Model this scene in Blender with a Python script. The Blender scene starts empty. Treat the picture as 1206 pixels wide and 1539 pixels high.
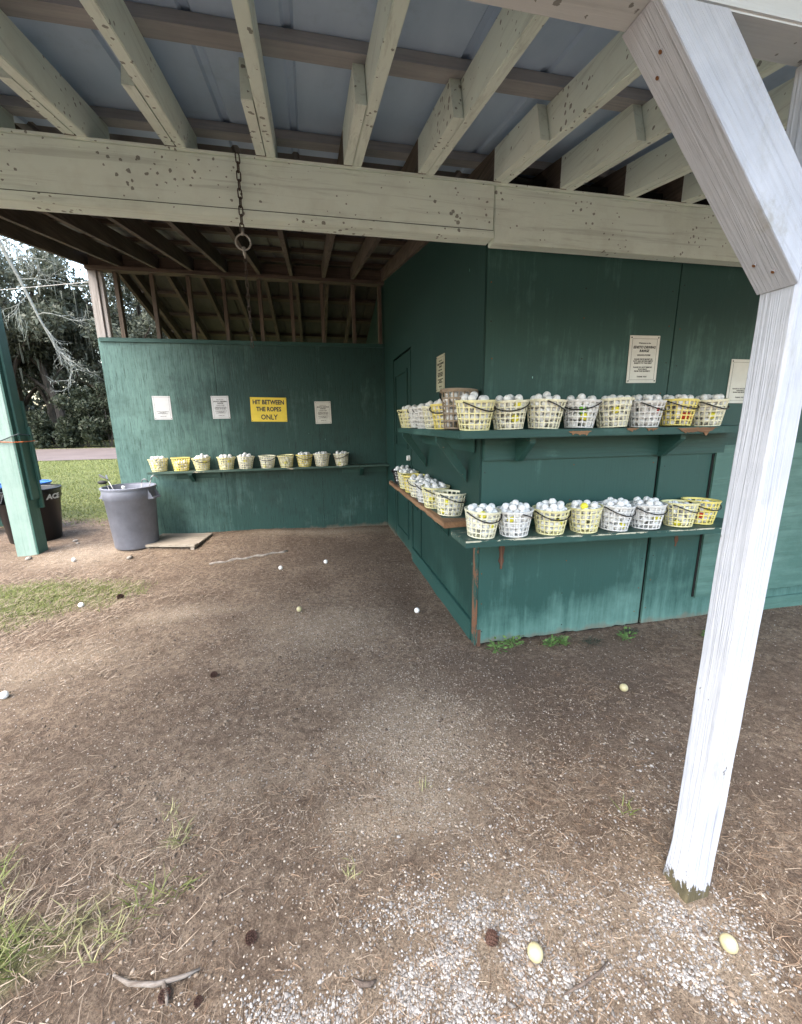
import bpy, bmesh, math, random
import numpy as np
from mathutils import Vector, Matrix, noise as mnoise
R = math.radians
random.seed(11)
rng = np.random.default_rng(11)
SC = bpy.context.scene
COL = SC.collection

# ------------------------------------------------------------------ camera
cam_d = bpy.data.cameras.new('camera'); cam = bpy.data.objects.new('camera', cam_d); COL.objects.link(cam)
SC.camera = cam
F_PX, PITCH, YAW, ROLL, EYE = 612.77, 0.2176, 0.2042, -0.0142, 1.4443
cam_d.sensor_fit = 'VERTICAL'; cam_d.sensor_height = 24.0; cam_d.lens = 24.0 * F_PX / 1539.0
cam_d.clip_start = 0.02; cam_d.clip_end = 2000
cam.location = (0, 0, EYE)
cam.rotation_euler = (Matrix.Rotation(-YAW, 3, 'Z') @ Matrix.Rotation(R(90) - PITCH, 3, 'X') @ Matrix.Rotation(ROLL, 3, 'Z')).to_euler()

# ------------------------------------------------------------------ sky, sun, exposure
SUN_EL, SUN_AZ = R(58), R(238)      # azimuth measured clockwise from +Y: behind the camera, a little to the left
W = bpy.data.worlds.new('World'); SC.world = W; W.use_nodes = True
wn = W.node_tree.nodes; wl = W.node_tree.links
bg = wn['Background']; sky = wn.new('ShaderNodeTexSky'); sky.sky_type = 'NISHITA'
sky.sun_disc = False; sky.sun_elevation = SUN_EL; sky.sun_rotation = SUN_AZ; sky.dust_density = 4.0; sky.air_density = 1.5
hs = wn.new('ShaderNodeHueSaturation'); hs.inputs['Saturation'].default_value = 0.95   # a white overcast
wl.new(sky.outputs[0], hs.inputs['Color']); wl.new(hs.outputs[0], bg.inputs['Color']); bg.inputs['Strength'].default_value = 0.15
sd = bpy.data.lights.new('sun', 'SUN'); sun = bpy.data.objects.new('sun', sd); COL.objects.link(sun)
sd.energy = 0.5; sd.angle = R(40); sd.color = (1.0, 0.98, 0.96)
sdir = Vector((math.sin(SUN_AZ) * math.cos(SUN_EL), math.cos(SUN_AZ) * math.cos(SUN_EL), math.sin(SUN_EL)))
sun.rotation_euler = sdir.to_track_quat('Z', 'Y').to_euler()
SC.view_settings.view_transform = 'Standard'; SC.view_settings.look = 'None'; SC.view_settings.gamma = 1
SC.view_settings.exposure = 2.70
SC.cycles.max_bounces = 12; SC.cycles.diffuse_bounces = 8

# ------------------------------------------------------------------ helpers: meshes and objects
class MB:
    """collects polygons of one mesh object"""
    def __init__(s): s.v = []; s.f = []; s.m = []
    def add(s, vs, fs, mi=0):
        b = len(s.v); s.v += [tuple(v) for v in vs]; s.f += [tuple(i + b for i in f) for f in fs]; s.m += [mi] * len(fs); return s
    def box(s, x0, x1, y0, y1, z0, z1, mi=0):
        return s.add([(x0,y0,z0),(x1,y0,z0),(x1,y1,z0),(x0,y1,z0),(x0,y0,z1),(x1,y0,z1),(x1,y1,z1),(x0,y1,z1)],
                     [(3,2,1,0),(4,5,6,7),(0,1,5,4),(1,2,6,5),(2,3,7,6),(3,0,4,7)], mi)
    def prism(s, pts, axis, a0, a1, mi=0):
        """polygon pts (2-D) pushed along an axis; axis x: pts=(y,z); y: pts=(x,z); z: pts=(x,y)"""
        def P(p, a): return {'x': (a, p[0], p[1]), 'y': (p[0], a, p[1]), 'z': (p[0], p[1], a)}[axis]
        n = len(pts); vs = [P(p, a0) for p in pts] + [P(p, a1) for p in pts]
        fs = [tuple(range(n))[::-1], tuple(range(n, 2 * n))] + [(i, (i + 1) % n, (i + 1) % n + n, i + n) for i in range(n)]
        return s.add(vs, fs, mi)
    def tube(s, pts, rad, n=8, caps=True, mi=0, closed=False):
        pts = [Vector(p) for p in pts]; m = len(pts)
        if not hasattr(rad, '__len__'): rad = [rad] * m
        vs = []; up = None
        for i, p in enumerate(pts):
            if closed: t = pts[(i + 1) % m] - pts[i - 1]
            else: t = pts[min(i + 1, m - 1)] - pts[max(i - 1, 0)]
            t.normalize()
            if up is None: up = Vector((0,0,1)) if abs(t.z) < .9 else Vector((1,0,0))
            a = t.cross(up)
            if a.length < 1e-6: a = t.orthogonal()
            a.normalize(); b = a.cross(t).normalized(); up = b
            for k in range(n):
                q = 2 * math.pi * k / n; vs.append(p + (a * math.cos(q) + b * math.sin(q)) * rad[i])
        fs = []
        for i in range(m if closed else m - 1):
            j = (i + 1) % m
            for k in range(n): fs.append((i*n+k, i*n+(k+1)%n, j*n+(k+1)%n, j*n+k))
        if caps and not closed: fs += [tuple(range(n))[::-1], tuple(range((m-1)*n, m*n))]
        return s.add(vs, fs, mi)
    def lathe(s, prof, cx=0, cy=0, n=32, mi=0):
        vs = [(cx + r*math.cos(2*math.pi*k/n), cy + r*math.sin(2*math.pi*k/n), z) for r, z in prof for k in range(n)]
        fs = [(i*n+k, i*n+(k+1)%n, (i+1)*n+(k+1)%n, (i+1)*n+k) for i in range(len(prof)-1) for k in range(n)]
        return s.add(vs, fs, mi)
    def build(s, name, mats, parent=None, off=None, smooth=False, bevel=0):
        me = bpy.data.meshes.new(name)
        o0 = Vector(off) if off is not None else (Vector(parent.location) if parent is not None and parent.parent is None else Vector((0,0,0)))
        if parent is not None and parent.parent is not None and off is None: o0 = Vector(parent.parent.location)
        me.from_pydata([Vector(v) - o0 for v in s.v], [], s.f)
        for m in (mats if isinstance(mats, (list, tuple)) else [mats]): me.materials.append(m)
        me.polygons.foreach_set('material_index', s.m)
        if smooth: me.polygons.foreach_set('use_smooth', [True] * len(me.polygons))
        me.update()
        if bevel:
            bm = bmesh.new(); bm.from_mesh(me); bmesh.ops.recalc_face_normals(bm, faces=bm.faces)
            bmesh.ops.bevel(bm, geom=list(bm.edges), offset=bevel, segments=2, affect='EDGES', clamp_overlap=True)
            bm.to_mesh(me); bm.free()
        o = bpy.data.objects.new(name, me); COL.objects.link(o)
        if parent is not None: o.parent = parent
        elif off is not None: o.location = o0
        return o

def npmesh(name, V, F, mats, parent=None, mi=None, smooth=False):
    """mesh from numpy arrays; F is (n,3) or (n,4)"""
    me = bpy.data.meshes.new(name); V = np.asarray(V, np.float32); F = np.asarray(F, np.int32); k = F.shape[1]
    me.vertices.add(len(V)); me.vertices.foreach_set('co', V.ravel())
    me.loops.add(F.size); me.loops.foreach_set('vertex_index', F.ravel())
    me.polygons.add(len(F)); me.polygons.foreach_set('loop_start', np.arange(0, F.size, k, dtype=np.int32))
    if mi is not None: me.polygons.foreach_set('material_index', np.asarray(mi, np.int32))
    if smooth: me.polygons.foreach_set('use_smooth', np.ones(len(F), bool))
    for m in (mats if isinstance(mats, (list, tuple)) else [mats]): me.materials.append(m)
    me.update(calc_edges=True)
    o = bpy.data.objects.new(name, me); COL.objects.link(o)
    if parent is not None: o.parent = parent
    return o

def tag(o, label=None, cat=None, group=None, kind=None):
    if label: o['label'] = label
    if cat: o['category'] = cat
    if group: o['group'] = group
    if kind: o['kind'] = kind
    return o
def thing(name, label, cat, loc=(0,0,0), group=None):
    o = bpy.data.objects.new(name, None); COL.objects.link(o); o.location = loc; o.empty_display_size = .1
    return tag(o, label, cat, group)
def copy_tree(o, parent=None):
    c = o.copy(); COL.objects.link(c)
    if parent is not None: c.parent = parent
    for ch in list(o.children): copy_tree(ch, c)
    return c

# ------------------------------------------------------------------ helpers: materials
def srgb(r, g, b): return tuple(((c/255)/12.92 if c/255 <= .04045 else ((c/255+.055)/1.055)**2.4) for c in (r,g,b)) + (1,)
class NT:
    def __init__(s, name):
        s.m = bpy.data.materials.new(name); s.m.use_nodes = True; s.t = s.m.node_tree; s.n = s.t.nodes; s.l = s.t.links
        s.b = s.n['Principled BSDF']; s.tc = s.n.new('ShaderNodeTexCoord')
    def link(s, a, b): s.l.new(a, b)
    def map(s, scale=(1,1,1), rot=(0,0,0), loc=(0,0,0)):
        src = s.tc.outputs['Object']
        if any(rot):      # turn first, stretch afterwards
            q = s.n.new('ShaderNodeMapping'); q.inputs['Rotation'].default_value = rot; s.link(src, q.inputs['Vector']); src = q.outputs[0]
        m = s.n.new('ShaderNodeMapping'); m.inputs['Scale'].default_value = scale; m.inputs['Location'].default_value = loc
        s.link(src, m.inputs['Vector']); return m.outputs[0]
    def noise(s, scale=(1,1,1), sc=1.0, det=6, rough=.6, dist=0, loc=(0,0,0), rot=(0,0,0)):
        t = s.n.new('ShaderNodeTexNoise'); s.link(s.map(scale, loc=loc, rot=rot), t.inputs['Vector'])
        t.inputs['Scale'].default_value = sc; t.inputs['Detail'].default_value = det; t.inputs['Roughness'].default_value = rough; t.inputs['Distortion'].default_value = dist
        return t.outputs['Fac']
    def voro(s, scale=(1,1,1), sc=1.0, feat='F1', out='Distance', rnd=1.0):
        t = s.n.new('ShaderNodeTexVoronoi'); t.feature = feat; s.link(s.map(scale), t.inputs['Vector']); t.inputs['Scale'].default_value = sc; t.inputs['Randomness'].default_value = rnd
        return t.outputs[out]
    def ramp(s, f, stops):
        r = s.n.new('ShaderNodeValToRGB'); e = r.color_ramp.elements
        while len(e) < len(stops): e.new(.5)
        for i, (p, c) in enumerate(stops):
            e[i].position = p; e[i].color = c if hasattr(c, '__len__') else (c, c, c, 1)
        s.link(f, r.inputs[0]); return r.outputs[0]
    def mix(s, f, a, b, mode='MIX'):
        m = s.n.new('ShaderNodeMix'); m.data_type = 'RGBA'; m.blend_type = mode
        for sock, v in ((m.inputs[0], f), (m.inputs[6], a), (m.inputs[7], b)):
            if hasattr(v, 'links'): s.link(v, sock)
            else: sock.default_value = v
        return m.outputs[2]
    def math(s, op, a, b=0.0, clamp=False):
        m = s.n.new('ShaderNodeMath'); m.operation = op; m.use_clamp = clamp
        for sock, v in ((m.inputs[0], a), (m.inputs[1], b)):
            if hasattr(v, 'links'): s.link(v, sock)
            else: sock.default_value = v
        return m.outputs[0]
    def xyz(s):
        x = s.n.new('ShaderNodeSeparateXYZ'); s.link(s.tc.outputs['Object'], x.inputs[0]); return x.outputs
    def attr(s, name):
        a = s.n.new('ShaderNodeAttribute'); a.attribute_name = name; return a
    def bump(s, h, dist=.002, strength=1.0, prev=None):
        b = s.n.new('ShaderNodeBump'); b.inputs['Distance'].default_value = dist; b.inputs['Strength'].default_value = strength
        s.link(h, b.inputs['Height'])
        if prev is not None: s.link(prev, b.inputs['Normal'])
        s.link(b.outputs[0], s.b.inputs['Normal']); return b.outputs[0]
    def done(s, color, rough=.6, metal=0, spec=.4):
        if hasattr(color, 'links'): s.link(color, s.b.inputs['Base Color'])
        else: s.b.inputs['Base Color'].default_value = color
        if hasattr(rough, 'links'): s.link(rough, s.b.inputs['Roughness'])
        else: s.b.inputs['Roughness'].default_value = rough
        s.b.inputs['Metallic'].default_value = metal; s.b.inputs['Specular IOR Level'].default_value = spec
        return s.m

def axis_scale(axis, hi, lo): return {'x': (lo,hi,hi), 'y': (hi,lo,hi), 'z': (hi,hi,lo)}[axis]

def painted(name, base, faded, axis='z', fade=(.5,.75), fade_mask=None, chip=None, chip_lim=.72, spots=0.0, bump=.0022, rough=.55, grain_hi=55, low=None, dirt=.25, grain_dirt=None, flecks=0.0, mud=0.0, tint=None, grain_lo=1.6):
    """old paint on wood: grain, faded streaks, chips to wood, mildew spots; low=(z0,z1,k): more wear towards the foot; mud: soil splashed on the foot"""
    t = NT(name)
    grain = t.noise(axis_scale(axis, grain_hi, grain_lo), det=8, rough=.72, dist=.6)
    blot = t.noise((1.5,1.5,1.5), det=7, rough=.68)
    streak = t.noise(axis_scale(axis, 18, 1.6), det=7, rough=.72, loc=(3,1,7))
    w = t.math('ADD', t.math('MULTIPLY', blot, .6), t.math('MULTIPLY', streak, .4))
    if fade_mask: w = t.math('ADD', w, fade_mask(t))
    z = t.xyz()[2]
    if low:
        lo = t.math('MULTIPLY', t.math('SUBTRACT', 1.0, t.math('DIVIDE', t.math('SUBTRACT', z, low[0]), low[1]-low[0]), True), low[2])
        w = t.math('ADD', w, lo)
    fm = t.ramp(w, [(fade[0], 0.0), (fade[1], 1.0)])
    c = t.mix(fm, base, faded)
    dk = tuple(x*(1-dirt) for x in base[:3]) + (1,)
    gm = t.ramp(grain, [(.34, 1.0), (.48, 0.0)])
    c = t.mix(t.math('MULTIPLY', gm, .75 if grain_dirt is None else grain_dirt), c, dk)
    d2 = t.ramp(t.noise((2.6,2.6,2.6), det=8, rough=.7, loc=(9,4,2)), [(.5, 0.0), (.72, 1.0)])
    c = t.mix(t.math('MULTIPLY', d2, dirt), c, tint or dk)
    if flecks:      # knocks and pale scuffs
        fl = t.math('ADD', t.voro(axis_scale(axis, 1, .45), 11), t.math('MULTIPLY', t.noise((60,60,30), det=3), .10))
        gate = t.math('MULTIPLY', t.ramp(t.noise((3.7,3.7,3.7), det=3, loc=(6,1,8)), [(.48, 0.0), (.62, 1.0)]), flecks)
        c = t.mix(t.math('MULTIPLY', t.math('LESS_THAN', fl, t.math('ADD', .04, t.math('MULTIPLY', gate, .07))), .8), c, tuple(min(.6, x*2.6) for x in faded[:3]) + (1,))
    if chip:
        cn = t.noise(axis_scale(axis, 22, 6), det=8, rough=.72, loc=(5,5,1))
        cm = t.ramp(cn, [(chip_lim, 0.0), (chip_lim + .015, 1.0)])
        c = t.mix(cm, c, chip)
        grain = t.math('SUBTRACT', grain, t.math('MULTIPLY', cm, .35))
    if spots:
        sp = t.math('ADD', t.voro((1,1,1), 33), t.math('MULTIPLY', t.math('SUBTRACT', t.noise((70,70,70), det=4), .5), .55))
        cl = t.noise((3.2,3.2,3.2), det=4, rough=.7, loc=(2,8,3))
        lim = t.math('MULTIPLY', t.ramp(cl, [(.44, 0.0), (.74, 1.0)]), spots)
        sm = t.math('LESS_THAN', sp, lim)
        c = t.mix(t.math('MULTIPLY', sm, .75), c, (.085,.082,.068,1))
    if mud:
        md = t.math('ADD', t.math('SUBTRACT', 1.0, t.math('DIVIDE', z, mud), True), t.math('MULTIPLY', t.math('SUBTRACT', t.noise((14,14,9), det=6), .5), 1.3))
        c = t.mix(t.math('MULTIPLY', t.ramp(md, [(.45, 0.0), (.95, 1.0)]), .7), c, (.15,.115,.085,1))
    t.bump(grain, bump, .9)
    return t.done(c, rough)

def rawwood(name, a, b, axis, bump=.002, rough=.85):
    t = NT(name)
    g = t.noise(axis_scale(axis, 45, 1.8), det=8, rough=.7, dist=.8)
    bl = t.noise((2.2,2.2,2.2), det=5, loc=(4,4,4))
    c = t.mix(t.ramp(g, [(.35, 0.0), (.68, 1.0)]), a, b)
    c = t.mix(t.math('MULTIPLY', t.ramp(bl, [(.42, 0.0), (.75, 1.0)]), .6), c, tuple(x*.45 for x in a[:3])+(1,))
    t.bump(g, bump, .9); return t.done(c, rough)

def plain(name, col, rough=.5, metal=0, var=.15, sc=20, bump=.0006, spec=.4):
    t = NT(name); n = t.noise((sc,sc,sc), det=6, rough=.65)
    dk = tuple(x*(1-var*2) for x in col[:3]) + (1,)
    t.bump(n, bump, .7); return t.done(t.mix(t.ramp(n, [(.35, 1.0), (.65, 0.0)]), col, dk), rough, metal, spec)

GREEN = (.018,.066,.057,1); FADED = (.125,.25,.22,1); PALE = (.16,.31,.26,1)
M = {}
def leftfade(t):      # the outer end of the wall stands in the weather and has bleached
    x = t.xyz()[0]
    return t.math('MULTIPLY', t.math('DIVIDE', t.math('SUBTRACT', .05, x), 1.7, True), .34)
M['wall_ply'] = painted('peeling_green_plywood', (.013,.052,.046,1), (.115,.218,.196,1), 'z', (.54,.84), leftfade, bump=.004, grain_hi=75, grain_lo=5.5, dirt=.6, flecks=.6, mud=.10)
M['green_v'] = painted('green_paint_vertical', GREEN, FADED, 'z', (.53,.82), chip=(.24,.22,.19,1), chip_lim=.775, low=(0,.34,.24), dirt=.3, grain_dirt=.25, flecks=1.0, mud=.09, bump=.0015)
M['green_shaded'] = painted('green_paint_shaded', (.008,.038,.032,1), (.042,.112,.094,1), 'z', (.56,.85), chip=(.2,.17,.14,1), chip_lim=.78, low=(0,.45,.16), dirt=.3, grain_dirt=.3, flecks=.9, mud=.09, bump=.0015)  # booth green made darker: shade of the side is put into the colour
M['green_x'] = painted('green_paint_board', GREEN, FADED, 'x', (.55,.82), chip=(.33,.24,.15,1), chip_lim=.70, dirt=.35, grain_hi=60)
M['green_y'] = painted('green_paint_board_deep', GREEN, FADED, 'y', (.55,.82), chip=(.28,.15,.08,1), chip_lim=.66, dirt=.35)
M['shutter'] = painted('pale_green_plywood', (.055,.13,.11,1), (.14,.26,.225,1), 'x', (.45,.75), chip=(.2,.2,.16,1), chip_lim=.75, bump=.004, grain_hi=30)
M['shelf_top'] = painted('worn_shelf_paint', (.035,.075,.062,1), (.12,.17,.14,1), 'x', (.45,.75), chip=(.36,.32,.24,1), chip_lim=.60, dirt=.4)
M['worn_edge'] = painted('worn_pale_edge', GREEN, FADED, 'x', (.5,.8), chip=(.50,.49,.38,1), chip_lim=.485, dirt=.3)
M['bare_shelf'] = rawwood('bare_brown_plank', (.20,.105,.055,1), (.34,.20,.11,1), 'y', .003)
M['bare_red'] = rawwood('rust_stained_bare_wood', (.07,.032,.021,1), (.17,.09,.055,1), 'z', .003)
M['corner_mix'] = painted('rotten_corner_board', GREEN, FADED, 'z', (.5,.8), chip=(.17,.085,.05,1), chip_lim=.50, dirt=.4)
M['flake'] = rawwood('torn_ply_brown', (.15,.078,.042,1), (.34,.20,.11,1), 'x', .004)
M['beam'] = painted('cream_green_beam_paint', (.65,.75,.68,1), (.71,.80,.74,1), 'x', (.45,.75), chip=(.14,.12,.09,1), chip_lim=.74, spots=.44, bump=.0012, grain_hi=35, dirt=.3, tint=(.30,.30,.24,1))
M['rafter'] = painted('cream_rafter_paint', (.66,.75,.69,1), (.72,.80,.75,1), 'y', (.45,.75), chip=(.14,.12,.09,1), chip_lim=.74, spots=.46, bump=.0012, grain_hi=35, dirt=.3, tint=(.32,.32,.27,1))
M['eave'] = painted('white_eave_paint', (.48,.51,.515,1), (.56,.58,.60,1), 'x', (.45,.75), chip=(.2,.18,.14,1), chip_lim=.72, spots=.36, bump=.0015, grain_hi=35, dirt=.15)
def post_mat(name, rot=None):
    t = NT(name)
    hi = (85,85,1.6)
    if rot is None: grain = t.noise(hi, det=8, rough=.62, dist=.9)
    else: grain = t.noise(hi, det=8, rough=.62, dist=.9, rot=rot)
    bl = t.noise((5,5,5), det=7, rough=.7)
    c = t.mix(t.ramp(bl, [(.4, 0.0), (.7, 1.0)]), (.36,.38,.43,1), (.435,.455,.505,1))
    gm = t.ramp(grain, [(.33, 1.0), (.47, 0.0)])
    c = t.mix(t.math('MULTIPLY', gm, .32), c, (.30,.31,.34,1))
    cn = t.noise((20,20,9), det=8, rough=.72, loc=(1.3,2,3))
    z = t.xyz()[2]
    lim = .74
    if rot is None:   # paint is gone from the damp foot of the post
        foot = t.math('SUBTRACT', 1.0, t.math('DIVIDE', z, .10), True)
        cn = t.math('ADD', cn, t.math('MULTIPLY', foot, .30))
        lim = .675
    cm = t.ramp(cn, [(lim, 0.0), (lim + .012, 1.0)])
    bare = t.mix(t.noise((60,60,25), det=5), (.030,.030,.017,1), (.125,.105,.062,1))
    c = t.mix(cm, c, bare)
    ck = t.ramp(t.noise((30,30,.5), det=4, rough=.5, dist=.3, loc=(1,6,2)) if rot is None else t.noise((30,30,.5), det=4, dist=.3, rot=rot), [(.655, 0.0), (.672, 1.0)])
    c = t.mix(t.math('MULTIPLY', ck, .55), c, (.16,.16,.17,1))
    gr_ = t.ramp(t.noise((7,7,3), det=8, rough=.75, loc=(2,2,9)), [(.58, 0.0), (.74, 1.0)])
    c = t.mix(t.math('MULTIPLY', gr_, .6), c, (.235,.23,.20,1))
    if rot is not None:
        st = t.ramp(t.noise((6,6,6), det=8, rough=.75, loc=(7,1,1)), [(.56, 0.0), (.70, 1.0)])
        c = t.mix(t.math('MULTIPLY', st, .65), c, (.24,.23,.20,1))
    t.bump(t.math('SUBTRACT', grain, t.math('MULTIPLY', cm, .5)), .005, 1.0)
    return t.done(c, .5)
M['post'] = post_mat('white_post_paint')
M['brace'] = post_mat('white_brace_paint', (0, R(45), 0))
M['wood_y'] = rawwood('dark_rafter_wood', (.065,.050,.040,1), (.15,.118,.092,1), 'y')
M['wood_x'] = rawwood('dark_purlin_wood', (.060,.046,.036,1), (.14,.108,.083,1), 'x')
M['wood_grey'] = rawwood('greyed_purlin_wood', (.27,.28,.30,1), (.37,.375,.39,1), 'x')
M['wood_z'] = rawwood('dark_stud_wood', (.065,.050,.040,1), (.16,.125,.095,1), 'z')
M['grey_wood'] = rawwood('weathered_grey_wood', (.22,.20,.185,1), (.48,.45,.43,1), 'z', .004)
M['grey_board'] = rawwood('weathered_board', (.19,.16,.125,1), (.37,.33,.275,1), 'x', .003)
def sheet_mat(name, a, b, metal, rough):
    t = NT(name); n = t.noise((1.1,1.1,1.1), det=7, rough=.65); s = t.noise((9,1.0,9), det=5, loc=(2,3,4))
    c = t.mix(t.ramp(t.math('ADD', t.math('MULTIPLY', n, .6), t.math('MULTIPLY', s, .4)), [(.38, 0.0), (.68, 1.0)]), a, b)
    dr = t.ramp(t.noise((5,5,5), det=7, rough=.75, loc=(8,2,2)), [(.55, 0.0), (.75, 1.0)])
    c = t.mix(t.math('MULTIPLY', dr, .35), c, tuple(x*.5 for x in a[:3])+(1,))
    t.bump(n, .002, .4); return t.done(c, rough, metal)
M['sheet'] = sheet_mat('grey_blue_glare_sheet', (.35,.47,.65,1), (.45,.58,.76,1), .0, .5)  # blue-grey metal; lens glare is put into the bluer, brighter base colour
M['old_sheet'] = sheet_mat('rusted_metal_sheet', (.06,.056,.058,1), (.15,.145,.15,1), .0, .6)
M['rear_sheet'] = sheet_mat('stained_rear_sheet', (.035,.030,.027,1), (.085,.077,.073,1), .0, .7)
M['black'] = plain('black_gap', (.006,.007,.006,1), .9)
M['screw'] = plain('dark_screw', (.03,.03,.03,1), .5, .5)
M['rustnail'] = plain('rusty_nail', (.20,.085,.03,1), .8, .2, .25, 90)
M['ink'] = plain('black_ink', (.018,.018,.018,1), .6)
M['paper'] = plain('aged_white_laminate', (.66,.665,.62,1), .35, 0, .06, 9)
M['paper_white'] = plain('white_laminate', (.56,.58,.60,1), .3, 0, .05, 9)
M['paper_old'] = plain('yellowed_laminate', (.50,.49,.36,1), .4, 0, .12, 9)
M['sign_yellow'] = plain('yellow_sign', (.80,.62,.07,1), .4, 0, .05, 12)
M['ink_blue'] = plain('navy_ink', (.015,.022,.055,1), .5)
for k, c in dict(b_yellow=(.82,.70,.22,1), b_pale=(.80,.75,.42,1), b_cream=(.80,.77,.58,1), b_white=(.76,.76,.75,1), b_brown=(.25,.19,.13,1), b_black=(.02,.02,.022,1)).items():
    M[k] = plain('plastic_' + k[2:], c, .42, 0, .10, 30, .0003)
M['bail'] = plain('black_bail', (.012,.012,.013,1), .4)
def ball_mat(name, c):
    t = NT(name); v = t.voro((1,1,1), 300); n = t.noise((45,45,45), det=4)
    t.bump(t.ramp(v, [(.15, 0.0), (.5, 1.0)]), .0006, .5)
    ob = t.n.new('ShaderNodeObjectInfo')
    d = t.mix(t.math('MULTIPLY', t.ramp(n, [(.5, 0.0), (.72, 1.0)]), .45), c, tuple(x*.55 for x in c[:3])+(1,))
    d = t.mix(t.math('MULTIPLY', ob.outputs['Random'], .22), d, tuple(x*.7 for x in c[:3])+(1,))
    return t.done(d, .35)
M['ball'] = ball_mat('golf_ball_white', (.78,.78,.78,1)); M['ball_y'] = ball_mat('golf_ball_yellow', (.80,.74,.06,1))
M['ball_r'] = ball_mat('golf_ball_red', (.62,.06,.03,1)); M['ball_g'] = ball_mat('golf_ball_green', (.25,.62,.10,1)); M['ball_old'] = ball_mat('golf_ball_stained', (.38,.34,.20,1))
M['can_grey'] = plain('grey_can_plastic', (.20,.213,.262,1), .5, 0, .12, 6, .001)
M['can_black'] = plain('black_can_plastic', (.010,.010,.012,1), .38, 0, .2, 8, .001)
M['can_blue'] = plain('blue_can_plastic', (.02,.13,.50,1), .45, 0, .1, 8, .001)
M['can_dark'] = plain('charcoal_can_plastic', (.05,.05,.06,1), .5, 0, .1, 8, .001)
M['white'] = plain('white_print', (.75,.75,.75,1), .5)
M['chrome'] = plain('chrome_shaft', (.22,.22,.23,1), .35, 1.0, .05)
M['grip'] = plain('black_grip', (.02,.02,.02,1), .7)
M['chain'] = plain('rusty_chain', (.085,.068,.058,1), .7, .3, .25, 60)
M['ringm'] = plain('galvanised_ring', (.36,.35,.32,1), .5, .6, .15, 40)
M['pale_post'] = painted('pale_green_post', (.18,.275,.24,1), (.30,.39,.35,1), 'z', (.36,.66), chip=(.16,.13,.09,1), chip_lim=.76, bump=.003, grain_hi=26, dirt=.2)
M['post_dark'] = painted('mid_green_board', (.035,.10,.08,1), (.09,.20,.165,1), 'z', (.5,.85), bump=.002)
M['siding'] = painted('aqua_siding', (.17,.30,.27,1), (.26,.40,.37,1), 'x', (.4,.7), bump=.002)
M['orange'] = plain('orange_cord', (.55,.13,.03,1), .6); M['cordgreen'] = plain('dark_cord', (.03,.05,.055,1), .6)
M['cone'] = plain('brown_cone', (.085,.042,.03,1), .8, 0, .3, 80)
M['bark'] = rawwood('bark_brown', (.05,.035,.028,1), (.14,.11,.09,1), 'z', .008)
M['bark_dark'] = rawwood('dark_bark', (.03,.025,.02,1), (.085,.07,.058,1), 'z', .01)
M['stick'] = rawwood('lichen_stick', (.09,.067,.052,1), (.28,.255,.23,1), 'x', .004)
M['stone'] = plain('grey_stone', (.30,.27,.24,1), .9, 0, .25, 30, .003)
M['lichen'] = plain('pale_lichen_bark', (.24,.245,.22,1), .9, 0, .25, 30, .002)

def leaf_mat(name, a, b, tr=.25, rough=.55):
    t = NT(name); g = t.n.new('ShaderNodeNewGeometry')
    n = t.noise((.5,.5,.5), det=3)
    f = t.math('ADD', t.math('MULTIPLY', g.outputs['Random Per Island'], .7), t.math('MULTIPLY', n, .4))
    c = t.mix(t.ramp(f, [(.15, 0.0), (.85, 1.0)]), a, b)
    t.done(c, rough, 0, .25)
    tn = t.n.new('ShaderNodeBsdfTranslucent'); t.link(c, tn.inputs[0]); ms = t.n.new('ShaderNodeMixShader'); ms.inputs[0].default_value = tr
    out = t.n['Material Output']; t.link(t.b.outputs[0], ms.inputs[1]); t.link(tn.outputs[0], ms.inputs[2]); t.link(ms.outputs[0], out.inputs[0])
    return t.m
M['leaf'] = leaf_mat('oak_leaf', (.022,.028,.018,1), (.058,.067,.043,1))
M['leaf2'] = leaf_mat('grey_green_leaf', (.042,.050,.036,1), (.098,.110,.080,1))
M['bush'] = leaf_mat('dark_bush_leaf', (.022,.029,.018,1), (.055,.067,.040,1))
M['moss'] = leaf_mat('spanish_moss', (.17,.185,.15,1), (.36,.37,.315,1), .15)
M['moss2'] = leaf_mat('dull_spanish_moss', (.05,.056,.043,1), (.105,.112,.09,1), .15)
M['grassblade'] = leaf_mat('grass_blade', (.075,.105,.025,1), (.205,.225,.075,1), .3)
M['grassyoung'] = leaf_mat('grass_pale_blade', (.15,.17,.065,1), (.36,.335,.18,1), .3)
M['straw'] = leaf_mat('dry_straw', (.18,.135,.10,1), (.33,.265,.20,1), .1)
M['straw_dark'] = leaf_mat('dead_needles', (.06,.04,.027,1), (.22,.15,.10,1), .1)
M['weed'] = leaf_mat('weed_leaf', (.075,.15,.04,1), (.17,.28,.09,1), .25)
M['weed_dark'] = leaf_mat('dark_moss', (.02,.026,.018,1), (.06,.07,.05,1), .1)
def gravel_mat(name, a, b, c3):
    t = NT(name); g = t.n.new('ShaderNodeNewGeometry')
    c = t.ramp(g.outputs['Random Per Island'], [(0, a), (.35, b), (.8, c3), (1, tuple(x*.5 for x in b[:3])+(1,))])
    n = t.noise((150,150,150), det=3); c = t.mix(t.math('MULTIPLY', n, .35), c, tuple(x*.6 for x in b[:3])+(1,))
    return t.done(c, .7)
M['gravel_w'] = gravel_mat('white_pebbles', (.09,.082,.076,1), (.19,.178,.168,1), (.36,.345,.33,1))
M['gravel_b'] = gravel_mat('brown_grit', (.10,.075,.056,1), (.24,.19,.145,1), (.38,.335,.28,1))

M['soil'] = gravel_mat('soil_crumb', (.05,.035,.026,1), (.12,.088,.065,1), (.22,.17,.125,1))
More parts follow.
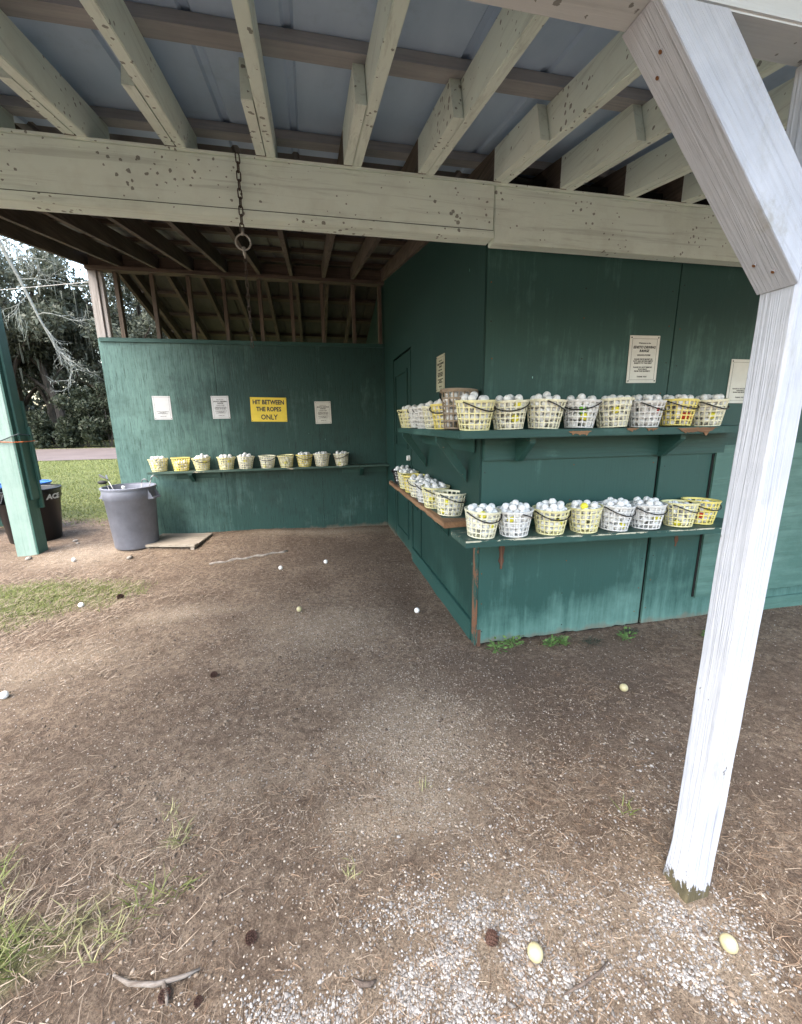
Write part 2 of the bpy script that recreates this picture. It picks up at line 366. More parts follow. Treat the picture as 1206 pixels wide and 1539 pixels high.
# ------------------------------------------------------------------ ground, road
def sstep(a, b, x):
    u = min(max((x - a) / (b - a), 0), 1); return u * u * (3 - 2 * u)
def ground_z(x, y):
    z = .065 * sstep(4.3, 5.4, y) * (1 - sstep(-1.2, .7, x) * (1 if y < 5.7 else 0))
    z += .012 * mnoise.noise((x*1.3, y*1.3, 0)) + .006 * mnoise.noise((x*4, y*4, 3))
    if -4 < x < 5 and y < 7: z += .0035 * mnoise.noise((x*14, y*14, 5)) + .002*mnoise.noise((x*35, y*35, 1))
    z += .03 * math.exp(-(((x+.6)/.7)**2 + ((y-5.35)/.22)**2)) + .035*math.exp(-(((x-.55)/.3)**2 + ((y-5.3)/.25)**2))   # sand heaped against the wall
    z -= .025 * math.exp(-(((x-.72)/.18)**2 + ((y-3.1)/.25)**2))
    return z - .006
def axis_pts(lo, hi, step, far):
    a = list(np.arange(lo, hi + 1e-6, step)); s = step
    while a[-1] < far: s *= 1.35; a.append(a[-1] + s)
    s = step
    while a[0] > -far: s *= 1.35; a.insert(0, a[0] - s)
    return a
XS = axis_pts(-3.6, 3.2, .032, 600); YS = axis_pts(.3, 6.0, .032, 600)
GV = [(x, y, ground_z(x, y)) for y in YS for x in XS]
nx = len(XS); GF = [(j*nx+i, j*nx+i+1, (j+1)*nx+i+1, (j+1)*nx+i) for j in range(len(YS)-1) for i in range(nx-1)]

def patch_fields(x, y):
    """what covers the ground at a place: bare dark soil, living grass, pale sand / crushed stone"""
    n = mnoise.noise((x*2.1, y*2.1, 9)) * .5 + mnoise.noise((x*6, y*6, 2)) * .25
    def bl(cx, cy, rx, ry): return math.exp(-(((x-cx)/rx)**2 + ((y-cy)/ry)**2))
    dark = 1.0*bl(1.35, 1.75, .75, .40) + .75*bl(.85, 1.95, .45, .35) + .5*bl(.3, 4.6, 1.0, .5) + .5*bl(.7, 3.4, .3, .8) + .45*bl(-.15, 1.25, .35, .16) + .35*bl(1.6, 1.2, .35, .3) + .25*bl(-1.2, 1.9, .5, .3)
    green = 1.1*bl(-2.75, 3.75, .75, .55) + .9*bl(-1.15, 1.05, .42, .16) + .35*bl(-1.9, 3.9, .5, .35)
    lawn = sstep(6.35, 7.6, y + .22*(x+3.9)) 
    if x > -2.4 and y > 5.6: lawn *= 1
    green = max(green, lawn)
    pale = .8*bl(.42, 1.62, .33, .30) + .55*bl(.0, 2.75, .5, .4) + .9*bl(.45, .78, .42, .17) + .9*bl(1.02, .68, .14, .14) + 1.2*bl(.22, 1.24, .26, .10) + .5*bl(-.35, 1.5, .3, .12) + .7*bl(-2.5, 5.0, .5, .35) + .6*bl(-1.1, 3.25, .5, .12) + .7*bl(.1, 5.35, .9, .15) + .5*bl(-1.7,2.7,.5,.3)
    return [min(max(v + n*.45*(1 if v > .05 else .4), 0), 1) for v in (dark, green, pale)]
g = bpy.data.meshes.new('ground'); g.from_pydata(GV, [], GF)
ca = g.color_attributes.new('cover', 'FLOAT_COLOR', 'POINT')
cols = np.ones((len(GV), 4), np.float32)
for i, (x, y, z) in enumerate(GV): cols[i, :3] = patch_fields(x, y)
ca.data.foreach_set('color', cols.ravel()); g.polygons.foreach_set('use_smooth', [True]*len(g.polygons))
def ground_mat():
    t = NT('dirt_ground'); a = t.attr('cover'); s = t.n.new('ShaderNodeSeparateColor'); t.link(a.outputs['Color'], s.inputs[0])
    n1 = t.noise((2.3,2.3,2.3), det=9, rough=.72); n2 = t.noise((26,26,26), det=9, rough=.78, loc=(4,1,0)); n3 = t.noise((150,150,150), det=5, rough=.7)
    c = t.mix(t.ramp(n1, [(.33, 0.0), (.68, 1.0)]), (.135,.098,.071,1), (.325,.250,.183,1))
    c = t.mix(t.ramp(n2, [(.38, .9), (.58, 0.0)]), c, (.085,.060,.045,1))
    c = t.mix(t.math('MULTIPLY', s.outputs[0], .7), c, (.098,.072,.056,1))
    c = t.mix(t.math('MULTIPLY', s.outputs[2], .75), c, t.mix(n2, (.31,.245,.172,1), (.48,.40,.31,1)))
    gr = t.mix(t.ramp(n2, [(.35, 0.0), (.65, 1.0)]), (.07,.095,.024,1), (.14,.17,.055,1))
    gm = t.ramp(t.math('ADD', s.outputs[1], t.math('MULTIPLY', t.math('SUBTRACT', n1, .5), .8)), [(.35, 0.0), (.8, 1.0)])
    c = t.mix(t.math('MULTIPLY', gm, .8), c, gr)
    # crushed stone lying in the soil
    v = t.voro((1,1,1), 95, out='Distance'); vc = t.voro((1,1,1), 95, out='Color')
    k = t.n.new('ShaderNodeSeparateColor'); t.link(vc, k.inputs[0])
    pick = t.math('GREATER_THAN', k.outputs[0], t.math('SUBTRACT', .93, t.math('MULTIPLY', s.outputs[2], .45)))
    st = t.math('MULTIPLY', pick, t.math('LESS_THAN', v, .34))
    st = t.math('MULTIPLY', st, t.math('SUBTRACT', 1.0, gm))
    c = t.mix(t.math('MULTIPLY', st, .85), c, t.mix(k.outputs[1], (.30,.27,.24,1), (.60,.57,.53,1)))
    c = t.mix(t.math('MULTIPLY', t.ramp(n3, [(.40, 1.0), (.54, 0.0)]), .6), c, (.055,.038,.028,1))
    nb = t.bump(n2, .02, 1.0); nb = t.bump(n3, .006, 1.0, nb); t.bump(st, .003, .8, nb)
    return t.done(c, .95, 0, .15)
g.materials.append(ground_mat())
ground = bpy.data.objects.new('ground', g); COL.objects.link(ground); tag(ground, kind='structure')

def road_mat():
    t = NT('pinkish_road'); n = t.noise((.8,.8,.8), det=8, rough=.7); n2 = t.noise((14,14,14), det=5)
    c = t.mix(t.ramp(n, [(.35, 0.0), (.65, 1.0)]), (.082,.062,.057,1), (.115,.090,.083,1)); c = t.mix(t.math('MULTIPLY', n2, .3), c, (.07,.055,.05,1))
    t.bump(n2, .01, .6); return t.done(c, .9)
rm = MB(); rp = []
for i in range(41):
    x = -120 + i*5.0; rp.append((x, 19.6 - .02*x*.3 + .25*math.sin(x*.21), 29.5 + .3*math.sin(x*.17)))
for i in range(40):
    (x0,a0,b0),(x1,a1,b1) = rp[i], rp[i+1]
    rm.add([(x0,a0,.085),(x1,a1,.085),(x1,b1,.10),(x0,b0,.10)], [(0,1,2,3)])
road = rm.build('road', road_mat()); tag(road, kind='structure')

# ------------------------------------------------------------------ the open roof: rafters, sheets, beams
KX, KY, BY, LX = .97, 2.284, 5.603, -2.365
SL = .170
def rb(y): return 2.600 + SL*(y - 2.184)          # underside of the front rafters
RIDGE_Y = 5.66; RIDGE_Z = rb(RIDGE_Y)
def rr(y): return RIDGE_Z - .246*(y - RIDGE_Y)     # underside of the rear rafters
RD = .140
roof = thing('shelter_roof', 'open lean-to roof of metal sheets on rafters sheltering the booth and dirt yard', 'roof', (0, 2.2, 2.6))
RX = [-2.335, -1.99, -1.62, -1.25, -.879, -.505, -.138, .245, .596, .981, 1.343, 1.719, 2.078, 2.45, 2.82, 3.19, 3.56, 3.93, 4.3, 4.67, 5.04, 5.41]
def slope_board(x0, x1, ya, yb, f, d, mi=0, cut=0.0, bm=None):
    b = bm or MB(); za, zb_ = f(ya), f(yb)
    ya2 = ya - cut if cut else ya
    b.prism([(ya, za), (yb, zb_), (yb, zb_ + d), (ya2, f(ya2) + d)], 'x', x0, x1, mi); return b
for i, x in enumerate(RX):
    j = random.uniform(-.004, .004)
    o = slope_board(x + .002, x + .042, .35, 2.42, rb, RD).build('rafter', [M['rafter']], roof, bevel=.003)
    # the rafter of the upper roof laps the painted one and is painted too as far as the beam
    b = MB(); y0 = 1.68 + .05*math.sin(i*2.3) + (.1 if x < -.3 else 0)
    slope_board(x - .040, x - .001, y0, 2.17, rb, RD, 0, cut=-.045, bm=b)
    slope_board(x - .040, x - .001, 2.17, RIDGE_Y - .02, rb, RD, 1, bm=b)
    b.build('lapped_rafter', [M['rafter'], M['wood_y']], roof)
    if x > -2.2: slope_board(x - .02 + .03, x + .02 + .03, RIDGE_Y + .02, 11.2, rr, RD).build('rear_rafter', M['wood_y'], roof)  # rear rafters follow the slope lengthened out of view to cut light
slope_board(-2.135, -2.095, RIDGE_Y + .02, 11.2, rr, RD).build('barge_rafter', M['wood_y'], roof)
# purlins: boards laid flat across the rafters
for y in (.42, 1.05, 1.70, 2.38, 3.02, 3.66, 4.30, 4.94, 5.5):
    b = MB(); z = rb(y) + RD
    b.prism([(y-.045, z - SL*.045), (y+.045, z + SL*.045), (y+.045, z + SL*.045 + .036), (y-.045, z - SL*.045 + .036)], 'x', -2.42, 5.9)
    b.build('purlin', M['wood_grey'] if y < 2.6 else M['wood_x'], roof)
for y in (5.9, 6.45, 7.0, 7.55, 8.1, 8.65, 9.1):
    b = MB(); z = rr(y) + RD
    b.prism([(y-.04, z + .246*.04), (y+.04, z - .246*.04), (y+.04, z - .246*.04 + .036), (y-.04, z + .246*.04 + .036)], 'x', -2.16, 5.9)
    b.build('purlin', M['wood_x'], roof)
def sheet(x0, x1, ya, yb, f, name, mat, pitch=.305):
    xs = []; x = x0
    while x < x1:
        for dx, dz in ((0,0), (pitch-.050, 0), (pitch-.040, .012), (pitch-.018, .012), (pitch-.008, 0)): xs.append((x+dx, dz))
        x += pitch
    ys = [ya, (ya+yb)/2, yb]; V = [(x, y, f(y) + RD + .038 + dz + k) for k in (0, .0012) for y in ys for x, dz in xs]
    n = len(xs); m = len(ys)*n; Fc = []
    for j in range(len(ys)-1):
        for i in range(n-1):
            q = (j*n+i, j*n+i+1, (j+1)*n+i+1, (j+1)*n+i); Fc += [q[::-1], tuple(v+m for v in q)]
    return MB().add(V, Fc).build(name, mat, roof)
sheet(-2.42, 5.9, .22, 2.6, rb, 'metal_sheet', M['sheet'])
sheet(-2.42, 5.9, 2.6, RIDGE_Y + .01, rb, 'metal_sheet', M['old_sheet'])
sheet(-2.16, 5.9, RIDGE_Y + .01, 11.3, rr, 'metal_sheet', M['rear_sheet'])  # rear slope lengthened out of view to cut the light behind the wall
# header over the studs: plate under the rafters, boards between them
b = MB(); b.box(LX, KX, BY - .05, BY + .07, RIDGE_Z - .052, RIDGE_Z - .012); b.build('wall_plate', M['wood_x'], roof)
b = MB()
for i in range(len(RX)-1):
    if RX[i] < .9: b.box(RX[i] + .003, min(RX[i+1] - .042, KX), BY - .005, BY + .025, RIDGE_Z - .008, RIDGE_Z + RD - .02)
b.build('blocking', M['wood_x'], roof)
# beam at the booth front: two lengths meeting over the booth corner
b = MB(); b.box(-2.42, .953, 2.184, 2.275, 2.352, 2.588); b.build('beam', M['beam'], roof, bevel=.004)
b = MB(); b.box(-2.42, .953, 2.177, 2.1835, 2.3515, 2.384); b.build('beam_lower_strip', M['beam'], roof, bevel=.002)
b = MB(); b.box(-2.42, .953, 2.1822, 2.1838, 2.3845, 2.388); b.build('beam_crack', M['black'], roof)
b = MB(); b.box(.957, 5.9, 2.186, 2.262, 2.335, 2.588); b.build('beam', M['beam'], roof, bevel=.004)
b = MB(); b.box(-2.42, 5.9, 2.178, 2.27, 2.5885, 2.5995); b.build('beam_plate', M['beam'], roof)
b = MB(); b.box(-2.42, 5.9, .766, .846, 2.160, 2.358); b.build('eave_beam', M['eave'], roof, bevel=.004)

# the white front post with its knee brace
post = thing('wooden_post', 'white painted square post with knee brace carrying the eave at right', 'post', (1.08, .81, 0))
PX, PY, PA = 1.038, .766, .082
vs = []; fs = []; nz = 40
for k in range(nz+1):
    z = -.03 + 2.188*k/nz
    fl = .010*max(0, 1 - z/.12) if z < .12 else 0
    wob = .0018*math.sin(z*5)
    cc = .005
    x0, x1, y0, y1 = PX - fl*.6 + wob, PX + PA + wob, PY + wob*.6, PY + PA + fl*.8
    ch = [(x0+cc,y0),(x1-cc,y0),(x1,y0+cc),(x1,y1-cc),(x1-cc,y1),(x0+cc,y1),(x0,y1-cc),(x0,y0+cc)]
    vs += [(x + .0012*mnoise.noise((x*30,y*30,z*8)), y + .0012*mnoise.noise((y*30,x*30,z*8+4)), z) for x, y in ch]
for k in range(nz):
    for i in range(8): fs.append((k*8+i, k*8+(i+1)%8, (k+1)*8+(i+1)%8, (k+1)*8+i))
fs += [tuple(range(8))[::-1], tuple(range(nz*8, nz*8+8))]
MB().add(vs, fs).build('shaft', M['post'], post)
b = MB(); b.prism([(.620, 2.1595), (1.0365, 1.722), (1.0365, 1.890), (.772, 2.1595)], 'y', PY - .002, PY + PA + .002)
for x, z, y in ((1.005, 1.7545, PY + .03), (.985, 1.775, PY + .058), (.67, 2.108, PY + .035), (.69, 2.087, PY + .06)):
    b.tube([(x - .0015, y, z - .0015), (x + .002, y, z + .002)], .0052, 8, mi=1)
b.build('knee_brace', [M['brace'], M['rustnail']], post, bevel=.0012)

# ------------------------------------------------------------------ back wall with its shelf and open studs
wall = thing('plywood_wall', 'peeling green plywood back wall with a long shelf and open studs above', 'wall', (-.7, BY, 0))
b = MB()
for x0, x1 in ((LX, -1.147), (-1.144, .075), (.078, KX - .004)): b.box(x0, x1, BY, BY + .016, -.06, 2.425)
b.build('plywood', M['wall_ply'], wall)
b = MB(); b.box(-1.19, -1.10, BY + .0165, BY + .0178, 0, 2.42); b.box(.03, .12, BY + .0165, BY + .0178, 0, 2.42); b.build('seam_light_stop', M['black'], wall)  # black strips added behind the sheet gaps to stop light leaking through
b = MB(); b.box(LX + .02, KX - .004, BY - .018, BY - .0005, 2.392, 2.438); b.build('cap_board', M['green_x'], wall, bevel=.003)
for x in (-2.099, -1.724, -1.336, -.952, -.547, -.177, .195, .587, .925):
    b = MB(); b.box(x - .02, x + .02, BY + .018, BY + .098, 0, RIDGE_Z - .054); b.build('stud', M['wood_z'], wall)
b = MB(); b.box(LX, LX + .09, BY - .002, BY + .088, 2.427, RIDGE_Z + .03); b.build('corner_post', M['grey_wood'], wall, bevel=.004)
b = MB(); b.box(LX + .094, LX + .135, BY + .018, BY + .088, 0, RIDGE_Z - .054); b.build('corner_post', M['grey_wood'], wall, bevel=.004)
BS = .892
sh = MB(); sh.box(-1.985, KX - .006, BY - .205, BY - .0005, BS - .026, BS)
shelf_b = sh.build('shelf', M['shelf_top'], wall, bevel=.003)
for x0, x1 in ((-1.72, -1.20), (.35, KX - .008)):
    b = MB(); b.box(x0, x1, BY - .022, BY - .0005, BS - .115, BS - .028); b.build('cleat', M['green_x'], shelf_b)
for x in (-1.52, .60):
    b = MB(); b.prism([(BY-.023, BS-.028), (BY-.18, BS-.028), (BY-.18, BS-.055), (BY-.06, BS-.15), (BY-.023, BS-.15)], 'x', x-.02, x+.02); b.build('bracket', M['green_y'], shelf_b)

# ------------------------------------------------------------------ the green booth
booth = thing('ball_booth', 'dark green plywood booth with two ball shelves wrapping its front corner', 'booth', (KX, KY, 0))
b = MB(); b.box(KX + .03, 5.6, KY + .022, KY + .05, -.05, 2.70); b.build('front_backing', M['black'], booth)
def irregular(x0, x1, z0f, z1, n=40):      # a sheet with a rotten, uneven lower edge
    return [(x0 + (x1-x0)*i/n, z0f(i)) for i in range(n+1)] + [(x1, z1), (x0, z1)]
b = MB(); b.prism(irregular(KX, 2.196, lambda i: .012 + .012*mnoise.noise((i*.6, 1, 2)) + .01*mnoise.noise((i*.21, 4, 2)), 1.30), 'y', KY, KY + .016)
b.prism([(KX, 1.3005), (2.203, 1.3005), (2.203, 2.60), (KX, 2.60)], 'y', KY + .0015, KY + .016)
b.prism(irregular(2.221, 5.6, lambda i: .008 + .01*mnoise.noise((i*.9, 7, 2)), 1.30), 'y', KY - .004, KY + .014)
b.prism([(2.210, 1.3005), (5.6, 1.3005), (5.6, 2.60), (2.210, 2.60)], 'y', KY + .001, KY + .016)
rn_ = random.Random(44)
for x in (1.00, 1.58, 2.165, 2.25, 2.82):
    for z in np.arange(.10, 2.3, .21):
        zz, xx = z + rn_.uniform(-.03, .03), x + rn_.uniform(-.012, .012); y0 = KY - (.004 if xx > 2.215 and zz < 1.30 else 0) + (.0012 if zz > 1.30 else 0)
        b.tube([(xx, y0 - .0012, zz), (xx, y0 + .002, zz)], .0042, 7, mi=1 + (rn_.random() < .5))
b.build('front_wall', [M['green_v'], M['screw'], M['rustnail']], booth)
# side wall up to the roof
def wall_top(y): return rb(y) - .004 if y < RIDGE_Y else rr(y) - .004
b = MB()
b.prism([(KY + .017, -.05), (4.105, -.05), (4.105, wall_top(4.105) + .12), (KY + .017, wall_top(KY) + .12)], 'x', KX, KX + .022)
b.prism([(4.105, 2.16), (5.02, 2.16), (5.02, wall_top(5.02) + .12), (4.105, wall_top(4.105) + .12)], 'x', KX, KX + .022)
b.prism([(5.02, -.05), (BY + 2.4, -.05), (BY + 2.4, rr(BY + 2.4)), (RIDGE_Y, RIDGE_Z + .10), (5.02, wall_top(5.02) + .12)], 'x', KX, KX + .022)
b.build('side_wall', M['green_shaded'], booth)
b = MB(); b.box(KX + .03, 5.6, BY + 2.3, BY + 2.4, -.05, 2.6); b.box(5.55, 5.6, KY + .06, BY + 2.29, -.05, 2.6); b.build('rear_wall', M['green_shaded'], booth)
b = MB(); b.box(KX + .045, KX + .05, 4.0, 5.1, -.05, 2.3); b.build('door_recess', M['black'], booth)
# door: slab with raised mouldings
b = MB(); b.box(KX + .006, KX + .03, 4.150, 5.005, .02, 2.14); door = b.build('door', M['green_shaded'], booth, bevel=.003)
b = MB()
def frame(y0, y1, z0, z1, w=.028, x0=KX - .008, x1=KX + .0055):
    b.box(x0, x1, y0, y1, z0, z0+w); b.box(x0, x1, y0, y1, z1-w, z1); b.box(x0, x1, y0, y0+w, z0+w, z1-w); b.box(x0, x1, y1-w, y1, z0+w, z1-w)
frame(4.27, 4.90, 1.16, 1.98); frame(4.27, 4.90, .16, .90); b.build('moulding', M['green_shaded'], door)
b = MB(); b.tube([(KX + .004, 4.215, .96), (KX - .03, 4.215, .96), (KX - .035, 4.215, .96), (KX - .065, 4.215, .96)], [.03, .012, .027, .020], 14); b.build('door_knob', M['screw'], door, smooth=True)
b = MB(); b.tube([(KX + .004, 4.215, 1.07), (KX - .018, 4.215, 1.07)], [.030, .027], 16); b.box(KX - .028, KX - .018, 4.205, 4.225, 1.045, 1.095); b.build('deadbolt', M['white'], door)
b = MB(); b.box(KX - .003, KX + .0055, 4.160, 4.185, 1.46, 1.60); b.build('strike_plate', M['white'], door)
b = MB(); b.box(KX - .014, KX - .0005, 4.045, 4.098, 0, 1.0); b.box(KX - .012, KX - .0005, 3.70, 3.712, .13, .8); b.build('side_batten', M['green_shaded'], booth, bevel=.002)
b = MB(); b.box(KX - .016, KX - .0005, 2.37, 4.04, -.02, .125); b.box(KX - .022, KX - .0005, 2.37, 4.04, .1255, .140); b.build('baseboard', M['green_y'], booth, bevel=.003)
b = MB(); b.box(KX - .012, KX - .0005, KY + .004, KY + .072, -.03, .76); b.build('corner_board', M['corner_mix'], booth, bevel=.003)
b = MB(); b.box(KX - .010, KX - .0005, KY + .004, KY + .072, .761, 2.58); b.build('corner_board', M['green_shaded'], booth, bevel=.003)
b = MB(); b.box(KX + .001, KX + .022, KY - .005, KY - .0005, -.02, .11); b.build('corner_stain', M['bare_red'], booth)
# window shutter of pale plywood on the right, strip of board at its foot
b = MB(); b.prism(irregular(2.640, 4.6, lambda i: .168 + .008*mnoise.noise((i*.7, 3, 3)), 1.262), 'y', KY - .0215, KY - .006); b.build('shutter', M['shutter'], booth)
b = MB(); b.box(2.622, 2.638, KY - .010, KY - .0045, .172, 1.205); b.build('shutter_gap', M['black'], booth)
b = MB(); b.box(3.2, 5.4, KY - .022, KY - .005, -.02, .095); b.build('kick_board', M['shutter'], booth, bevel=.003)
# peeled, rust-red bare patches below the lower shelf
for px, z0, z1, w in ((1.118, .52, .735, .020), (2.425, .57, .735, .018)):
    b = MB(); pts = []
    for i in range(9): pts.append((px - w*(.75 + .25*math.sin(i*2.2 + px)) * (1 if i < 7 else .5), z1 - (z1-z0)*i/8))
    for i in range(8, -1, -1): pts.append((px + w*(.75 + .25*math.cos(i*1.7 + px)) * (1 if i < 7 else .4), z1 - (z1-z0)*i/8))
    b.prism(pts, 'y', KY - .0065 - (.001 if px < 2 else 0), KY - .0005 if px < 2 else KY - .0045); b.build('peeled_patch', M['bare_red'], booth)
# upper shelf
US = 1.394
b = MB(); b.box(.735, 2.74, 2.030, KY - .006, US - .042, US); up = b.build('upper_shelf', M['green_x'], booth, bevel=.004)
b = MB(); b.box(.737, KX - .004, KY - .0055, 3.66, US - .042, US - .0005); b.build('side_run', M['green_y'], up, bevel=.004)
b = MB(); b.box(KX + .003, 2.695, KY - .024, KY - .0005, 1.212, US - .0425); b.build('cleat', M['green_x'], up, bevel=.002)
b = MB(); b.box(KX - .022, KX - .0125, KY + .08, 3.6, 1.255, US - .0425); b.build('cleat', M['green_y'], up, bevel=.002)
for x in (1.19, 2.185):
    b = MB(); b.prism([(KY-.0245, US-.043), (2.10, US-.043), (2.10, US-.075), (KY-.05, 1.205), (KY-.0245, 1.205)], 'x', x-.019, x+.019); b.build('bracket', M['green_y'], up, bevel=.002)
for y in (2.52, 3.52):
    b = MB(); b.prism([(.752, US-.043), (.80, US-.043), (KX-.013, 1.13), (KX-.013, 1.055), (.752, US-.075)], 'y', y-.02, y+.02); b.build('bracket', M['green_y'], up, bevel=.002)
def flake(x0, x1, y, ztop, depth, seed, par):   # delaminated strip of plywood on a shelf edge
    n = 40; pts = []
    for i in range(n+1):
        f = i/n; e = min(1, f*5, (1-f)*4); d = depth*e*(.62 + .55*mnoise.noise((f*4 + seed*3.1, seed, 2)) + .45*mnoise.noise((f*13, seed*2, 5)))
        pts.append((x0 + (x1-x0)*f, ztop - max(.002, d)))
    top = [(x1 - (x1-x0)*i/16, ztop + .004*mnoise.noise((i*.8, seed, 1))) for i in range(17)]
    bb = MB(); bb.prism(pts + top, 'y', y - .005, y - .0008); bb.build('torn_ply', M['flake'], par)
flake(1.36, 1.50, 2.030, US - .012, .030, 3, up); flake(2.06, 2.34, 2.030, US - .006, .046, 5, up); flake(1.72, 1.80, 2.030, US - .002, .02, 7, up); flake(1.85, 1.93, 2.030, US - .004, .018, 8, up)
# lower shelf, sagging towards the right
def ls(x): return .800 - .020*(x - .8)
b = MB(); n = 24
for i in range(n):
    pass
pts_t = [(.778 + (2.74-.778)*i/n) for i in range(n+1)]
b.prism([(x, ls(x) - .040) for x in pts_t] + [(x, ls(x)) for x in pts_t[::-1]], 'y', 2.025, KY - .008)
low = b.build('lower_shelf', M['shelf_top'], booth, bevel=.004)
b = MB(); b.prism([(x, ls(x) - .038) for x in pts_t] + [(x, ls(x) - .003) for x in pts_t[::-1]], 'y', 2.0225, 2.0245); b.build('shelf_edge', M['green_x'], low)
b = MB(); b.prism([(x, ls(x) - .0075 - .003*mnoise.noise((x*30, 1, 1))) for x in np.linspace(.778, 2.74, 160)] + [(x, ls(x) + .0006) for x in np.linspace(2.74, .778, 30)], 'y', 2.0205, 2.0222); b.build('worn_edge', M['worn_edge'], low)
ey = [2.385 + (4.36-2.385)*i/30 for i in range(31)]
b = MB(); b.prism([(.772 + .010*mnoise.noise((y*6, 2, 2)) + .012*mnoise.noise((y*21, 5, 2)), y) for y in ey] + [(KX - .004, 4.36), (KX - .004, 2.40)], 'z', .781, .819)
b.build('plank', M['bare_shelf'], low, bevel=.004)
b = MB(); b.prism([(.800 + .014*mnoise.noise((y*7, 9, 2)) + .01*mnoise.noise((y*26, 5, 7)), y) for y in ey[2:]] + [(KX - .006, 4.35), (KX - .006, 2.47)], 'z', .8192, .8206)
b.build('plank_paint', M['shelf_top'], low)
for y in (2.9, 3.85):
    b = MB(); b.prism([(.81, .780), (.85, .780), (KX - .005, .64), (KX - .005, .58), (.81, .755)], 'y', y-.02, y+.02); b.build('bracket', M['green_y'], low, bevel=.002)

# ------------------------------------------------------------------ signs
def text_mesh(body, size, mat, parent, loc, rot, bold=0.0, spacing=1.0, align='CENTER', xs=1.0, shear=0.0):
    cu = bpy.data.curves.new('lettering', 'FONT'); cu.body = body; cu.size = size; cu.align_x = align; cu.align_y = 'TOP'
    cu.offset = bold; cu.space_line = spacing; cu.extrude = .0003; cu.resolution_u = 2; cu.shear = shear
    tmp = bpy.data.objects.new('tmp', cu); COL.objects.link(tmp); dg = bpy.context.evaluated_depsgraph_get()
    me = bpy.data.meshes.new_from_object(tmp.evaluated_get(dg)); me.name = 'lettering'
    bpy.data.objects.remove(tmp); bpy.data.curves.remove(cu)
    me.materials.clear(); me.materials.append(mat)
    me.transform(Matrix.Diagonal((xs, 1, 1, 1)))
    me.transform(Matrix.Translation(loc) @ rot)
    o = bpy.data.objects.new('lettering', me); COL.objects.link(o); o.parent = parent; return o
RF = Matrix.Rotation(R(90), 4, 'X')                                        # reads from -Y
RL = Matrix.Rotation(R(-90), 4, 'Z') @ Matrix.Rotation(R(90), 4, 'X')       # reads from -X
def sign(name, label, cat, cx, cz, w, h, face, mat, lines, tilt=0, border=True, group=None, thick=.003):
    """face: 'y' on a wall facing the camera at that Y, 'x' on the side wall; local X runs along the sign"""
    kind, pos = face
    o = thing(name, label, cat, (cx, pos, cz) if kind == 'y' else (pos, cx, cz), group)
    if kind == 'y': o.rotation_euler = (0, tilt, 0)
    else: o.rotation_euler = (0, 0, R(-90))
    cv = .004*random.uniform(-1, 1)
    bb = MB(); n = 12
    prof = [(-w/2 + w*i/n, cv*math.sin(math.pi*i/n)*0 - thick) for i in range(n+1)]
    bb.prism([(-w/2, -thick), (w/2, -thick), (w/2, -.0004), (-w/2, -.0004)], 'z', -h/2, h/2); bb.build('board', mat, o, off=(0,0,0), bevel=.0008)
    if border:
        bb = MB(); m = .085*w; t = .0014; y0, y1 = -thick - .0006, -thick - .0001
        bb.box(-w/2+m, w/2-m, y0, y1, h/2-m-t, h/2-m); bb.box(-w/2+m, w/2-m, y0, y1, -h/2+m, -h/2+m+t)
        bb.box(-w/2+m, -w/2+m+t, y0, y1, -h/2+m+t, h/2-m-t); bb.box(w/2-m-t, w/2-m, y0, y1, -h/2+m+t, h/2-m-t); bb.build('border', M['ink'], o, off=(0,0,0))
    for sx in (-1, 1):
        for sz in (-1, 1):
            bb = MB(); bb.tube([(sx*(w/2-.012), -thick-.002, sz*(h/2-.012)), (sx*(w/2-.012), -thick+.0005, sz*(h/2-.012))], .0042, 8); bb.build('screw', M['screw'], o, off=(0,0,0))
    for body, size, dz, bold, mt, xs, shr in lines:
        text_mesh(body, size, mt, o, (0, -thick - .0006, dz), RF, bold, 1.0, 'CENTER', xs, shr)
    return o
INK = M['ink']
def welcome(s=1.0):
    return [("Welcome to the", .0125*s, .100*s, .0002, INK, 1, 0), ("EDISTO DRIVING\nRANGE", .0205*s, .080*s, .0007, INK, 1, .25), ("HONOR SYSTEM", .0125*s, .031*s, .0003, INK, 1, 0),
            ("PLEASE DROP MONEY IN\nSLOT AND RETURN EMPTY\nBASKETS TO THIS SHELF", .0115*s, .007*s, .0003, INK, 1, 0), ("PLEASE DO NOT REMOVE\nGOLF BALLS\nFROM THIS PROPERTY", .0115*s, -.040*s, .0003, INK, 1, 0), ("THANK YOU", .012*s, -.095*s, .0003, INK, 1, 0)]
def faded_sheet(s=1.0): return [("PLEASE DO NOT REMOVE\nGOLF BALLS\nFROM THIS PROPERTY", .0115*s, -.040*s, .0002, INK, 1, 0), ("THANK YOU", .012*s, -.095*s, .0002, INK, 1, 0)]
sign('notice_sign', 'laminated notice with black welcome text on booth front between shelf and beam', 'sign', 2.003, 1.797, .212, .275, ('y', KY - .0005), M['paper'], welcome(), R(-.6))
sign('notice_sign', 'faded cream notice on booth front partly hidden behind the white post', 'sign', 2.772, 1.672, .212, .275, ('y', KY - .0005), M['paper'], faded_sheet(), R(.3))
sign('notice_sign', 'yellowed notice on the shaded side of the booth above the brown basket', 'sign', 3.12, 1.800, .205, .262, ('x', KX - .0005), M['paper_old'], welcome(.97))
sign('notice_sign', 'almost blank bleached notice at left end of the green back wall', 'sign', -1.786, 1.650, .200, .278, ('y', BY - .0005), M['paper_white'], faded_sheet(), R(.5))
sign('notice_sign', 'white notice just left of the yellow sign on the back wall', 'sign', -1.120, 1.652, .205, .275, ('y', BY - .0005), M['paper_white'], welcome(), R(-.4))
